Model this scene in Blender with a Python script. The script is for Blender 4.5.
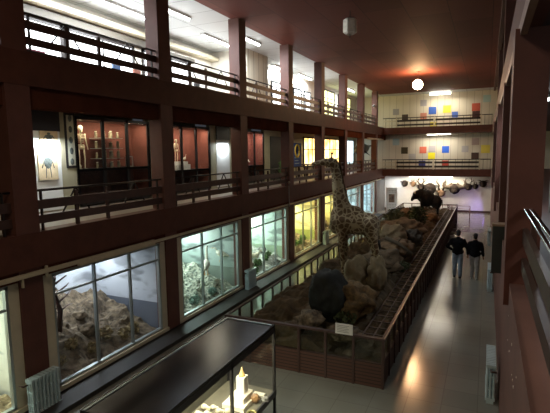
import bpy, bmesh, math, random
from mathutils import Vector, Matrix, noise, Euler
random.seed(7)
for o in list(bpy.data.objects): bpy.data.objects.remove(o)
C = bpy.context.scene.collection
S = bpy.context.scene
# ------------------------------------------------------------------ camera
F, YAW, PITCH, ROLL = 458.6, .43305, .117143, -.013755
H = 4.6
cy, sy, cp, sp = math.cos(YAW), math.sin(YAW), math.cos(PITCH), math.sin(PITCH)
fw = Vector((-sy*cp, cy*cp, -sp)); r0 = Vector((cy, sy, 0)); u0 = r0.cross(fw)
rt = r0*math.cos(ROLL) + u0*math.sin(ROLL); up = -r0*math.sin(ROLL) + u0*math.cos(ROLL)
ORG = Vector((0, 0, H))
cam = bpy.data.cameras.new('camera'); cam.sensor_width = 36; cam.lens = 36*F/550; cam.clip_start = .05; cam.clip_end = 300
co = bpy.data.objects.new('camera', cam); C.objects.link(co)
co.matrix_world = Matrix(((rt.x, up.x, -fw.x, 0), (rt.y, up.y, -fw.y, 0), (rt.z, up.z, -fw.z, H), (0, 0, 0, 1)))
S.camera = co
def at(ax, v, x, y):
    """where the line of sight through photo point x, y meets a plane of the building"""
    d = fw + rt*((x-275)/F) - up*((y-206.5)/F); i = 'XYZ'.index(ax)
    return ORG + d*((v-ORG[i])/d[i])
# ------------------------------------------------------------------ world, exposure
w = bpy.data.worlds.new('world'); S.world = w; w.use_nodes = True
w.node_tree.nodes['Background'].inputs[0].default_value = (.55, .6, .7, 1)
w.node_tree.nodes['Background'].inputs[1].default_value = .03
vs = S.view_settings; S.display_settings.display_device = 'sRGB'
vs.view_transform = 'Standard'; vs.look = 'None'; vs.gamma = 1; vs.use_curve_mapping = False; vs.exposure = 1.1
# ------------------------------------------------------------------ lights of the big rooms
def area(name, loc, sx, sy_, power, col, rot=(0, 0, 0), spread=math.pi):
    l = bpy.data.lights.new(name, 'AREA'); l.shape = 'RECTANGLE'; l.size = sx; l.size_y = sy_; l.energy = power; l.color = col; l.spread = spread
    o = bpy.data.objects.new(name, l); C.objects.link(o); o.location = loc; o.rotation_euler = rot; return o
COOL = (.86, .94, 1.0); WARM = (1, .55, .27); NEUT = (1, .9, .74)
PI = math.pi
UPPER_TUBES = [(7.4, -10.1, 1.2), (10.2, -9.65, 3.3), (11.7, -8.55, 1.3), (15.2, -9.25, 2.2), (15.8, -8.15, 1.2), (21.4, -9.5, 1.8), (24.4, -9.35, 2.0), (31.2, -8.6, 1.6)]
for y, x, ln in UPPER_TUBES: area('gallery_tube_light', (x, y, 8.62), .2, ln-.1, 48*ln, COOL)
area('far_upper_light', (-3.0, 35.7, 8.45), 2.2, .2, 34, NEUT)
area('far_middle_light', (-3.4, 35.8, 5.6), 2.4, .2, 30, (1, .93, .82))
area('far_lower_light', (-3.6, 35.7, 2.62), 4.4, .1, 88, (1, .82, .6))
area('far_lower_light_cool', (-6.3, 35.7, 2.62), 1.0, .1, 16, (.95, .97, 1))
area('far_violet_light', (-.1, 35.7, .6), .5, .8, 6, (.38, .22, 1), (0, math.radians(80), 0))
RGL = at('Z', 5.62, 547, 101)
area('right_gallery_light', (RGL.x, RGL.y+.5, 5.5), .3, 1.0, 22, COOL)
area('right_gallery_light', (1.9, 3.0, 5.3), .3, 1.4, 9, NEUT)
area('unseen_fill_light', (-3.2, 1.0, 8.6), 1.6, .3, 62, (1, .84, .64))  # added overhead fill, out of view, lifts the near hall
MIDL = (6.9, 13.0, 19.5)
for y in MIDL: area('middle_gallery_fill', (-8.3, y, 5.69), .2, 1.1, 11, (1, .9, .68))  # added fill behind the beam, brightens the dark middle gallery
area('left_mid_light', (-8.8, 26.5, 5.3), .3, 3.0, 20, (1, .75, .4))
# ------------------------------------------------------------------ materials
MATS = {}
def mat(name, col, rough=.6, metal=0, var=.0, scale=4, bump=0, emit=None, es=0, spec=.5, col2=None, coat=0):
    if name in MATS: return MATS[name]
    m = bpy.data.materials.new(name); m.use_nodes = True; nt = m.node_tree; b = nt.nodes['Principled BSDF']
    b.inputs['Base Color'].default_value = (*col, 1); b.inputs['Roughness'].default_value = rough; b.inputs['Metallic'].default_value = metal
    b.inputs['Specular IOR Level'].default_value = spec; b.inputs['Coat Weight'].default_value = coat
    tc = nt.nodes.new('ShaderNodeTexCoord')
    nz = nt.nodes.new('ShaderNodeTexNoise'); nz.inputs['Scale'].default_value = scale; nz.inputs['Detail'].default_value = 9; nz.inputs['Roughness'].default_value = .62
    nt.links.new(tc.outputs['Object'], nz.inputs['Vector'])
    if var or col2:
        cr = nt.nodes.new('ShaderNodeValToRGB'); c2 = col2 or tuple(max(0, c*(1-var)) for c in col)
        c1 = col if col2 else tuple(min(1, c*(1+var)) for c in col)
        cr.color_ramp.elements[0].position = .36; cr.color_ramp.elements[1].position = .66
        cr.color_ramp.elements[0].color = (*c2, 1); cr.color_ramp.elements[1].color = (*c1, 1)
        nt.links.new(nz.outputs['Fac'], cr.inputs['Fac']); nt.links.new(cr.outputs['Color'], b.inputs['Base Color'])
    if bump:
        bp = nt.nodes.new('ShaderNodeBump'); bp.inputs['Strength'].default_value = bump; bp.inputs['Distance'].default_value = .03
        nt.links.new(nz.outputs['Fac'], bp.inputs['Height']); nt.links.new(bp.outputs['Normal'], b.inputs['Normal'])
    if emit: b.inputs['Emission Color'].default_value = (*emit, 1); b.inputs['Emission Strength'].default_value = es
    MATS[name] = m; return m
def nodes(m): return m.node_tree, m.node_tree.nodes['Principled BSDF']
def glass_mat(name, tint=(1, 1, 1), gloss=.08):
    if name in MATS: return MATS[name]
    m = bpy.data.materials.new(name); m.use_nodes = True; nt = m.node_tree; nt.nodes.clear()
    o = nt.nodes.new('ShaderNodeOutputMaterial'); mx = nt.nodes.new('ShaderNodeMixShader'); t = nt.nodes.new('ShaderNodeBsdfTransparent')
    g = nt.nodes.new('ShaderNodeBsdfGlossy'); g.inputs['Roughness'].default_value = .03; t.inputs['Color'].default_value = (*tint, 1)
    lw = nt.nodes.new('ShaderNodeLayerWeight'); lw.inputs['Blend'].default_value = .5
    pw = nt.nodes.new('ShaderNodeMath'); pw.operation = 'POWER'; pw.inputs[1].default_value = 5; nt.links.new(lw.outputs['Facing'], pw.inputs[0])
    fr = nt.nodes.new('ShaderNodeMath'); fr.operation = 'MULTIPLY_ADD'; fr.inputs[1].default_value = .5; fr.inputs[2].default_value = .025; nt.links.new(pw.outputs[0], fr.inputs[0])
    nt.links.new(fr.outputs[0], mx.inputs[0]); nt.links.new(t.outputs[0], mx.inputs[1]); nt.links.new(g.outputs[0], mx.inputs[2])
    nt.links.new(mx.outputs[0], o.inputs[0]); MATS[name] = m; return m
RED = mat('oxblood_paint', (.092, .031, .019), .6, var=.16, scale=2.5, bump=.08, spec=.3)
REDC = mat('column_paint', (.11, .038, .025), .6, var=.14, scale=2.5, bump=.08)
REDW = mat('pink_brown_plaster', (.125, .056, .04), .65, var=.15, scale=1.5, bump=.1)
DARKM = mat('dark_metal', (.02, .014, .012), .45, .3)
RAILW = mat('rail_board_wood', (.06, .028, .02), .45, var=.2, scale=6)
CREAM = mat('cream_paint', (.56, .5, .36), .55, var=.06)
CREAMT = mat('cream_trim', (.5, .43, .3), .5, var=.08)
WHITEP = mat('white_paint', (.72, .72, .7), .6, var=.04)
GREYP = mat('grey_paint', (.16, .16, .16), .6, var=.1)
BLACKP = mat('black_lacquer', (.012, .011, .012), .4, var=.2)
ALU = mat('brushed_aluminium', (.42, .47, .47), .35, .7)
GLASS = glass_mat('clear_glass')
STEELB = mat('radiator_paint', (.46, .58, .6), .4, var=.08)
CHROME = mat('chrome', (.8, .8, .82), .15, 1)
BONE = mat('bone', (.72, .66, .48), .6, var=.15, scale=15)
WOODD = mat('dark_wood', (.055, .025, .017), .5, var=.3, scale=7)
# ------------------------------------------------------------------ mesh helpers
class MB:
    def __init__(s): s.bm = bmesh.new(); s.sm = False
    def box(s, a, b):
        x0, y0, z0 = [min(p, q) for p, q in zip(a, b)]; x1, y1, z1 = [max(p, q) for p, q in zip(a, b)]
        v = [s.bm.verts.new(p) for p in ((x0,y0,z0),(x1,y0,z0),(x1,y1,z0),(x0,y1,z0),(x0,y0,z1),(x1,y0,z1),(x1,y1,z1),(x0,y1,z1))]
        for f in ((3,2,1,0),(4,5,6,7),(0,1,5,4),(1,2,6,5),(2,3,7,6),(3,0,4,7)): s.bm.faces.new([v[i] for i in f])
        return s
    def bar(s, p, q, wd, ht):
        p, q = Vector(p), Vector(q); d = (q-p).normalized(); a = d.cross(Vector((0,0,1)))
        if a.length < .01: a = Vector((1,0,0))
        a.normalize(); c = a.cross(d).normalized(); v = []
        for e in (p, q):
            for i, j in ((-1,-1),(1,-1),(1,1),(-1,1)): v.append(s.bm.verts.new(e + a*i*wd/2 + c*j*ht/2))
        for f in ((3,2,1,0),(4,5,6,7),(0,1,5,4),(1,2,6,5),(2,3,7,6),(3,0,4,7)): s.bm.faces.new([v[i] for i in f])
        return s
    def tube(s, pts, rad, seg=8):
        pts = [Vector(p) for p in pts]; n = len(pts)
        if not isinstance(rad, (list, tuple)): rad = [rad]*n
        rings = []; s.sm = True; prev = None
        for i, p in enumerate(pts):
            d = (pts[min(i+1, n-1)] - pts[max(i-1, 0)]).normalized()
            a = (prev - d*prev.dot(d)) if prev else d.orthogonal()
            a = a.normalized() if a.length > 1e-5 else d.orthogonal().normalized()
            prev = a; c = d.cross(a)
            rings.append([s.bm.verts.new(p + (a*math.cos(2*PI*k/seg) + c*math.sin(2*PI*k/seg))*rad[i]) for k in range(seg)])
        for i in range(n-1):
            for k in range(seg): s.bm.faces.new((rings[i][k], rings[i][(k+1)%seg], rings[i+1][(k+1)%seg], rings[i+1][k]))
        s.bm.faces.new(rings[0][::-1]); s.bm.faces.new(rings[-1]); return s
    def cap(s, p, q, a, b, seg=12):          # a capsule that tapers from radius a to b
        p, q = Vector(p), Vector(q); d = (q-p).normalized(); pts = []; rr = []
        for k in range(4): t = PI/2*(k+.25)/4.25; pts.append(p - d*a*math.cos(t)); rr.append(a*math.sin(t))
        pts.append(p); rr.append(a); pts.append(q); rr.append(b)
        for k in range(3, -1, -1): t = PI/2*(k+.25)/4.25; pts.append(q + d*b*math.cos(t)); rr.append(b*math.sin(t))
        return s.tube(pts, rr, seg)
    def ell(s, c, r, rot=(0,0,0), sub=2):
        s.sm = True
        M = Matrix.Translation(c) @ Euler(rot).to_matrix().to_4x4() @ Matrix.Diagonal((*r, 1))
        bmesh.ops.create_icosphere(s.bm, subdivisions=sub, radius=1, matrix=M); return s
    def lathe(s, prof, c=(0,0,0), seg=16):
        s.sm = True; rings = []
        for r, z in prof: rings.append([s.bm.verts.new((c[0]+r*math.cos(2*PI*k/seg), c[1]+r*math.sin(2*PI*k/seg), c[2]+z)) for k in range(seg)])
        for i in range(len(rings)-1):
            for k in range(seg): s.bm.faces.new((rings[i][k], rings[i][(k+1)%seg], rings[i+1][(k+1)%seg], rings[i+1][k]))
        s.bm.faces.new(rings[0][::-1]); s.bm.faces.new(rings[-1]); return s
    def mesh(s, name, m):
        me = bpy.data.meshes.new(name); bmesh.ops.recalc_face_normals(s.bm, faces=s.bm.faces[:]); s.bm.to_mesh(me); s.bm.free()
        me.materials.append(m)
        if s.sm:
            for p in me.polygons: p.use_smooth = True
        return me
    def build(s, name, m, parent=None, loc=None):
        o = bpy.data.objects.new(name, s.mesh(name, m)); C.objects.link(o)
        if parent: o.parent = parent
        if loc: o.location = loc
        return o
def fuse(mb, name, m, vox, parent=None, loc=None, smooth=4, rough=0, rs=3):
    """grow the shapes together into one continuous skin"""
    me = mb.mesh(name+'_raw', m); o = bpy.data.objects.new(name, me); C.objects.link(o)
    r = o.modifiers.new('r', 'REMESH'); r.mode = 'VOXEL'; r.voxel_size = vox; r.use_smooth_shade = True
    if smooth: k = o.modifiers.new('s', 'SMOOTH'); k.iterations = smooth; k.factor = .5
    dg = bpy.context.evaluated_depsgraph_get(); ev = o.evaluated_get(dg); nm = bpy.data.meshes.new_from_object(ev)
    o.modifiers.clear(); o.data = nm; nm.name = name
    if rough:
        for v in nm.vertices:
            n = noise.fractal(v.co*rs, 1, 2, 4); v.co += v.normal*n*rough
    if not nm.materials: nm.materials.append(m)
    for p in nm.polygons: p.use_smooth = True
    if parent: o.parent = parent
    if loc: o.location = loc
    return o
def tag(o, label, cat, group=None, kind=None):
    o['label'] = label; o['category'] = cat
    if group: o['group'] = group
    if kind: o['kind'] = kind
    return o
def struct(o, label=None):
    o['kind'] = 'structure'
    if label: o['label'] = label
    return o
def empty(name, loc=(0,0,0), rz=0):
    o = bpy.data.objects.new(name, None); C.objects.link(o); o.location = loc; o.rotation_euler = (0, 0, rz); o.empty_display_size = .1; return o
def copy_tree(o, parent=None):
    kids = list(o.children); c = o.copy(); C.objects.link(c)
    if parent: c.parent = parent
    for k in kids: copy_tree(k, c)
    return c
def sbox(name, a, b, m, label=None): return struct(MB().box(a, b).build(name, m), label)

# ------------------------------------------------------------------ setting
XL, XR = -7.25, .25          # faces of the two rows of balconies
XB, XB2, XG = -10.7, -9.7, -9.8
YF, YB = 36.6, 35.2
COLY = [5.37+3.98*k for k in range(-1, 8)]
fl = mat('terrazzo_tiles', (.085, .095, .08), .2, var=.12, scale=1.2, spec=.6)
nt, b = nodes(fl)
tc = nt.nodes.new('ShaderNodeTexCoord'); br = nt.nodes.new('ShaderNodeTexBrick'); br.offset = 0; br.inputs['Scale'].default_value = 1
br.inputs['Brick Width'].default_value = .6; br.inputs['Row Height'].default_value = .6; br.inputs['Mortar Size'].default_value = .008
br.inputs['Color1'].default_value = (.24, .245, .21, 1); br.inputs['Color2'].default_value = (.215, .222, .19, 1); br.inputs['Mortar'].default_value = (.18, .18, .155, 1)
nt.links.new(tc.outputs['Object'], br.inputs['Vector']); nt.links.new(br.outputs['Color'], b.inputs['Base Color'])
nz = nt.nodes.new('ShaderNodeTexNoise'); nz.inputs['Scale'].default_value = 2.2; mr = nt.nodes.new('ShaderNodeMapRange'); mr.inputs[3].default_value = .1; mr.inputs[4].default_value = .22
nt.links.new(tc.outputs['Object'], nz.inputs['Vector']); nt.links.new(nz.outputs['Fac'], mr.inputs[0]); nt.links.new(mr.outputs[0], b.inputs['Roughness'])
sbox('floor', (-7.5, -3, -.2), (.5, YF+.2, 0), fl)
ce = mat('ceiling_boards', (.16, .05, .035), .7, spec=.2)
nt, b = nodes(ce); tc = nt.nodes.new('ShaderNodeTexCoord'); br = nt.nodes.new('ShaderNodeTexBrick'); br.inputs['Scale'].default_value = 1; br.offset = .5
br.inputs['Brick Width'].default_value = 2.4; br.inputs['Row Height'].default_value = 1.2; br.inputs['Mortar Size'].default_value = .012
br.inputs['Color1'].default_value = (.175, .05, .034, 1); br.inputs['Color2'].default_value = (.125, .034, .023, 1); br.inputs['Mortar'].default_value = (.07, .02, .015, 1)
mp = nt.nodes.new('ShaderNodeMapping'); mp.inputs['Rotation'].default_value = (0, 0, PI/2)
nt.links.new(tc.outputs['Object'], mp.inputs[0]); nt.links.new(mp.outputs[0], br.inputs['Vector']); nt.links.new(br.outputs['Color'], b.inputs['Base Color'])
sbox('ceiling', (-7.5, -3, 8.8), (.3, YB, 9.0), ce)
GC = mat('gallery_ceiling_panels', (.6, .62, .62), .7)
nt, b = nodes(GC); tc = nt.nodes.new('ShaderNodeTexCoord'); br = nt.nodes.new('ShaderNodeTexBrick'); br.inputs['Scale'].default_value = 1; br.offset = 0
br.inputs['Brick Width'].default_value = 1.5; br.inputs['Row Height'].default_value = 1.1; br.inputs['Mortar Size'].default_value = .012
br.inputs['Color1'].default_value = (.6, .62, .62, 1); br.inputs['Color2'].default_value = (.56, .58, .58, 1); br.inputs['Mortar'].default_value = (.2, .2, .2, 1)
nt.links.new(tc.outputs['Object'], br.inputs['Vector']); nt.links.new(br.outputs['Color'], b.inputs['Base Color'])
sbox('ceiling', (XB-.2, -3, 8.8), (-7.5, YF, 9.0), GC)
sbox('ceiling', (-7.5, YB, 8.8), (.5, YF, 9.0), GC)
sbox('ceiling', (.3, -3, 8.8), (4.6, YF, 9.0), RED)
# far wall, board-clad
fwm = mat('cream_board_wall', (.52, .47, .36), .6)
nt, b = nodes(fwm); tc = nt.nodes.new('ShaderNodeTexCoord'); br = nt.nodes.new('ShaderNodeTexBrick'); br.inputs['Scale'].default_value = 1; br.offset = 0
br.inputs['Brick Width'].default_value = .5; br.inputs['Row Height'].default_value = 9; br.inputs['Mortar Size'].default_value = .02
br.inputs['Color1'].default_value = (.6, .55, .43, 1); br.inputs['Color2'].default_value = (.57, .52, .4, 1); br.inputs['Mortar'].default_value = (.42, .37, .28, 1)
sx = nt.nodes.new('ShaderNodeSeparateXYZ'); cx = nt.nodes.new('ShaderNodeCombineXYZ')
nt.links.new(tc.outputs['Object'], sx.inputs[0]); nt.links.new(sx.outputs[0], cx.inputs[0]); nt.links.new(sx.outputs[2], cx.inputs[1])
nt.links.new(cx.outputs[0], br.inputs['Vector']); nt.links.new(br.outputs['Color'], b.inputs['Base Color'])
sbox('wall_far', (XB-.2, YF, 3.0), (4.6, YF+.2, 9), fwm)
sbox('wall_far', (XB-.2, YF, 0), (4.6, YF+.2, 3.0), WHITEP)
sbox('baseboard_far', (-7.3, YF-.03, 0), (.35, YF, .14), WOODD)
sbox('wall_near', (XB-.2, -3.2, 0), (4.6, -3, 9), REDW)
# far balconies
for i, z in enumerate((2.72, 5.82)):
    sbox('floor_gallery_far', (-7.4, YB, z), (.35, YF, z+.5), RED)
# balcony slabs and beams at the left
for z0, z1 in ((2.62, 3.25), (5.80, 6.37)):
    sbox('beam', (-7.55, -3, z0), (XL+.03, YF, z1), RED)
    sbox('beam', (-7.62, -3, z0-.36 if z0 > 4 else 2.42), (-7.3, YF, z0), mat('matt_oxblood', (.088, .03, .018), 1, var=.16, scale=2.5, spec=.0))
    sbox('floor_gallery_left', (XB-.2, -3, z0+.1), (-7.5, YF, z1-.04), mat('gallery_floor', (.2, .16, .13), .4, var=.1))
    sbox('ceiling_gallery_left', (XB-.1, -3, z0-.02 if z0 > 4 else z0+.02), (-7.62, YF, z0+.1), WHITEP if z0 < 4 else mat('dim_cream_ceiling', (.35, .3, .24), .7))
# balcony slabs and beams at the right
for z0, z1 in ((2.6, 3.25), (5.74, 6.37)):
    sbox('beam', (XR, -3, z0), (XR+.17, YF, z1), RED if z0 > 4 else REDW)
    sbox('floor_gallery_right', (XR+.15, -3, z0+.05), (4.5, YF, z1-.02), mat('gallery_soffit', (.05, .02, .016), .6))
sbox('trim_9', (XR-.01, -3, 5.68), (XR+.05, YF, 5.82), mat('beam_edge_brown', (.2, .11, .075), .5, var=.1))
sbox('trim_10', (XR-.03, -3, 8.55), (XR+.1, YB, 8.8), REDC)
for i, y in enumerate((5.1, 5.1+3.98*2, 5.1+3.98*4)):
    sbox('column', (XR-.05, y, 3.02), (XR+.25, y+.42, 5.74), REDC); sbox('column', (XR+.03, y, 6.37), (XR+.3, y+.42, 8.8), REDC)
sbox('column', (XR-.03, 9.0, 3.25), (XR+.25, 9.4, 5.74), REDC)
sbox('wall_right', (.35, -3, 0), (.5, YF, 2.6), REDW)
sbox('wall_right_gallery', (4.4, -3, 2.6), (4.6, YF, 9), mat('grey_gallery_wall', (.3, .32, .34), .6, var=.1))
# lower wall with the windows on the scene boxes
for k, y in enumerate(COLY):
    sbox('column', (-7.6, y-.23, 3.25), (XL+.02, y+.23, 5.8), REDC)
    sbox('column', (-7.6, y-.23, 6.37), (XL+.02, y+.23, 8.8), REDC)
    sbox('column', (-7.6, y-.23, 0), (XL, y+.23, 2.62), REDC)
sbox('wall_left', (-7.6, 33.5, 0), (-7.3, YF, 2.5), mat('slate_paint', (.1, .1, .1), .6, var=.15))
sbox('baseboard_left', (-7.6, 1, 0), (-7.22, 32.4, .12), BLACKP)
sbox('trim_15', (-7.22, 1, 0), (-6.7, 33, .1), mat('dark_step', (.022, .02, .017), .6, var=.15))
sbox('wall_left_lower', (XG-.2, -3, 0), (XG-.1, YF, 2.6), CREAM)
# L2 and L3 back walls
def wy(x, px, py): return at('X', x, px, py).y
CASES = [(wy(XG, 76, 140), wy(XG, 149, 140)), (wy(XG, 166, 150), wy(XG, 210, 150)), (wy(XG, 245, 150), wy(XG, 264, 150))]
ACW = mat('aged_cream_wall', (.4, .37, .25), .6, var=.06); yy_ = -3
for c0, c1 in CASES:
    sbox('wall_left_middle', (XG-.15, yy_, 3.2), (XG, c0, 5.78), ACW); yy_ = c1
    sbox('wall_left_middle', (XG-.85, c0-.1, 3.2), (XG-.72, c1+.1, 5.78), ACW)
sbox('wall_left_middle', (XG-.15, yy_, 3.2), (XG, YF, 5.78), ACW)
sbox('wall_left_upper', (XB-.15, -3, 6.3), (XB, 17, 8.8), mat('white_gallery_wall', (.62, .58, .5), .6, var=.04))
sbox('wall_left_upper', (XB-.15, 17, 6.3), (XB2, YF, 8.8), MATS['white_gallery_wall'])
pb = mat('plywood_panels', (.55, .5, .4), .5)
nt, b = nodes(pb); tc = nt.nodes.new('ShaderNodeTexCoord'); br = nt.nodes.new('ShaderNodeTexBrick'); br.inputs['Scale'].default_value = 1; br.offset = 0
br.inputs['Brick Width'].default_value = .45; br.inputs['Row Height'].default_value = 5; br.inputs['Mortar Size'].default_value = .02
br.inputs['Color1'].default_value = (.62, .57, .46, 1); br.inputs['Color2'].default_value = (.54, .49, .38, 1); br.inputs['Mortar'].default_value = (.25, .2, .14, 1)
sx = nt.nodes.new('ShaderNodeSeparateXYZ'); cx = nt.nodes.new('ShaderNodeCombineXYZ')
nt.links.new(tc.outputs['Object'], sx.inputs[0]); nt.links.new(sx.outputs[1], cx.inputs[0]); nt.links.new(sx.outputs[2], cx.inputs[1])
nt.links.new(cx.outputs[0], br.inputs['Vector']); nt.links.new(br.outputs['Color'], b.inputs['Base Color'])
sbox('wall_left_partition', (XB2-.1, 16.9, 6.37), (-9.0, 18.9, 8.8), pb)
# cream pipe along the lower beam with a bracket at the first column
pp = MB().box((XL+.035, 1.0, 2.50), (XL+.1, 8.6, 2.57)).box((XL+.035, 8.6, 2.485), (XL+.09, 34.6, 2.545)).box((XL+.035, 6.35, 2.45), (XL+.11, 8.6, 2.5)).build('cable_duct', CREAMT)
tag(pp, 'long cream cable duct running under the lower balcony beam above the scene windows', 'duct')
pb2 = MB().box((XL+.04, 5.62, 2.4), (XL+.08, 5.66, 2.62)).build('bracket', CREAMT, pp)
MB().box((XL+.04, 5.14, 2.34), (XL+.08, 5.17, 2.5)).build('bracket', CREAMT, pp)
# underside pieces seen at the far corner
sbox('trim_11', (-7.6, 30.5, 5.42), (-7.18, YB, 5.5), CREAMT)

# ------------------------------------------------------------------ windows of the upper gallery
def lit(name, col, st, rough=.5):
    return mat(name, tuple(c*.5 for c in col), rough, emit=col, es=st)
DAY = lit('daylit_frosted_pane', (.93, .97, 1.0), 2.6)
YEL = mat('yellow_pane', (.5, .4, .2), .4, emit=(1, .72, .3), es=1.5)
nt, b = nodes(YEL); tc = nt.nodes.new('ShaderNodeTexCoord'); nz = nt.nodes.new('ShaderNodeTexNoise'); nz.inputs['Scale'].default_value = 1.6
cr = nt.nodes.new('ShaderNodeValToRGB'); cr.color_ramp.elements[0].color = (.9, .42, .08, 1); cr.color_ramp.elements[1].color = (1, .86, .42, 1)
cr.color_ramp.elements[0].position = .35; cr.color_ramp.elements[1].position = .6
nt.links.new(tc.outputs['Object'], nz.inputs['Vector']); nt.links.new(nz.outputs['Fac'], cr.inputs['Fac']); nt.links.new(cr.outputs['Color'], b.inputs['Emission Color'])
YGR = mat('greenish_yellow_pane', (.5, .5, .25), .4, emit=(.88, .86, .34), es=1.3)
wn = [0]
def window(x, y0, y1, z0, z1, pane, ny, nzz, fr=DARKM, t=.06, frame_w=.09, label=None, hz=None):
    wn[0] += 1
    r = empty('window_%d' % wn[0], (x, (y0+y1)/2, z0)); struct(r, label); oy, oz = (y0+y1)/2, z0
    m = MB(); A = lambda a, b: m.box((a[0], a[1]-oy, a[2]-oz), (b[0], b[1]-oy, b[2]-oz))
    A((0, y0, z0), (t, y0+frame_w, z1)); A((0, y1-frame_w, z0), (t, y1, z1)); A((0, y0, z1-frame_w), (t, y1, z1)); A((0, y0, z0), (t, y1, z0+frame_w))
    for k in range(1, ny): c = y0+(y1-y0)*k/ny; A((0, c-.02, z0), (t*.9, c+.02, z1))
    for k in (hz if hz else [z0+(z1-z0)*q/nzz for q in range(1, nzz)]): A((0, y0, k-.02), (t*.85, y1, k+.02))
    m.build('window_frame', fr, r)
    MB().box((.01, y0-oy+.02, .02), (.025, y1-oy-.02, z1-z0-.02)).build('pane', pane, r)
    return r
def wy(x, px, py): return at('X', x, px, py).y
# white windows, dark header
for a, c in ((3.2, 6.6), (6.7, 9.4), (9.5, 12.2), (12.6, 15.4)):
    window(XB, a, c, 6.75, 8.12, DAY, 2, 1, DARKM, frame_w=.1)
sbox('trim_12', (XB, 3.2, 8.12), (XB+.12, 12.9, 8.36), mat('dark_valance', (.09, .075, .055), .6))
sbox('trim_13', (XB, 12.9, 8.12), (XB+.1, 15.6, 8.28), MATS['dark_valance'])
sbox('trim_14', (XB, 3.0, 8.42), (XB+.35, 17, 8.56), CREAM)
for a, c in ((wy(XB2, 271, 95), wy(XB2, 284, 95)), (wy(XB2, 293, 100), wy(XB2, 301, 100)), (wy(XB2, 303.5, 105), wy(XB2, 310, 105))):
    window(XB2, a, c, 6.75, 8.1, DAY, 3, 3, BLACKP)
for a, c in ((wy(XB2, 323, 100), wy(XB2, 334, 100)), (wy(XB2, 337.5, 100), wy(XB2, 350, 105))):
    window(XB2, a, c, 6.5, 8.62, YGR, 3, 4, DARKM)
# yellow windows of the middle gallery
for a, c in ((wy(XG, 303, 150), wy(XG, 316, 150)), (wy(XG, 323, 150), wy(XG, 340, 150))):
    window(XG, a, c, 3.7, 5.5, YEL, 3, 1, DARKM, hz=[4.75])
window(XG, wy(XG, 345, 150), wy(XG, 353, 150), 3.6, 5.5, lit('pale_blue_pane', (.7, .88, .95), 1.1), 2, 1, ALU)

# ------------------------------------------------------------------ railings
def railing(y0, y1, x, z0, ztop, boards, label, cat_group, first=False, wood=RAILW):
    r = empty('railing', (x, (y0+y1)/2, z0)); oy = (y0+y1)/2; tag(r, label, 'railing', cat_group)
    L = (y1-y0)/2
    MB().tube([(0, -L, ztop-z0), (0, L, ztop-z0)], .022).build('top_rail', DARKM, r)
    for a, b_ in boards: MB().box((-.02, -L, a-z0), (.025, L, b_-z0)).build('board', wood, r)
    for f in (.04, .96): MB().box((-.02, -L+2*L*f-.015, 0), (.02, -L+2*L*f+.015, ztop-z0)).build('thin_post', DARKM, r)
    for f in (.27, .5): MB().box((-.045, -L+2*L*f-.035, 0), (-.0, -L+2*L*f+.035, ztop-z0-.05)).build('post', wood, r)
    for f in (.27, .74):
        c = -L+2*L*f; m = MB()
        for s in (-1, 1): m.bar((-.03, c, ztop-z0), (-.03, c+s*.42, boards[0][0]-z0-.25), .02, .025)
        m.build('brace', DARKM, r)
    return r
ordn = ['first', 'second', 'third', 'fourth', 'fifth', 'sixth', 'seventh', 'eighth', 'ninth']
for k in range(len(COLY)-1):
    y0, y1 = COLY[k]+.23, COLY[k+1]-.23
    railing(y0, y1, -7.33, 6.37, 7.05, ((6.79, 6.93), (6.52, 6.65), (6.37, 6.43)), 'dark boarded railing on the top balcony, %s bay counted from the camera' % ordn[k], 'top balcony railings')
    railing(y0, y1, -7.33, 3.25, 3.98, ((3.64, 3.81), (3.38, 3.53)), 'dark boarded railing on the middle balcony, %s bay counted from the camera' % ordn[k], 'middle balcony railings')
def far_rail(z0, ztop, boards, label):
    r = empty('railing', (-3.5, YB-.05, z0)); tag(r, label, 'railing')
    r.rotation_euler = (0, 0, -PI/2); L = 3.72
    MB().tube([(0, -L, ztop-z0), (0, L, ztop-z0)], .03).build('top_rail', DARKM, r)
    for a, b_ in boards:
        for s0, s1 in ((-L+1.05, -.12), (.02, L-.75)): MB().box((-.03, s0, a-z0), (.02, s1, b_-z0)).build('board', DARKM, r)
        MB().box((-.03, -L, a-z0+.02), (.02, -L+1.0, b_-z0-.05)).build('board', CREAMT, r)
    for f in (-L+1.0, -.05, L-.7): MB().box((-.04, f-.04, 0), (.04, f+.04, ztop-z0)).build('post', CREAMT, r)
    for k in range(17): MB().box((-.015, -L+.2+k*.45, 0), (.015, -L+.225+k*.45, ztop-z0)).build('thin_post', DARKM, r)
# rotated so that its length runs along the far balcony
far_rail(6.32, 7.0, ((6.72, 6.86), (6.42, 6.54)), 'railing across the far end of the hall on the top balcony')
far_rail(3.22, 3.94, ((3.66, 3.8), (3.36, 3.5)), 'railing across the far end of the hall on the middle balcony')
# right-hand rail beside the camera
r = empty('railing', (.36, 5, 3.25)); tag(r, 'nearby balcony railing with shiny top tube and wide brown boards beside the thick column', 'railing')
LW = mat('worn_rail_wood', (.05, .029, .021), .4, var=.2, scale=5)
for x in (0, .05): MB().tube([(x, -4.5, .76), (x, 28, .76)], .016, 10).build('top_rail', CHROME, r)
for a, b_ in ((.42, .57), (.14, .27)): MB().box((-.015, -4.5, a), (.03, 28, b_)).build('board', LW, r)
for y in (-3, -.2, .9, 2.6, 4.3, 6, 9): MB().box((.03, y-.03, 0), (.08, y+.03, .74)).build('post', WOODD, r)

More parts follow.
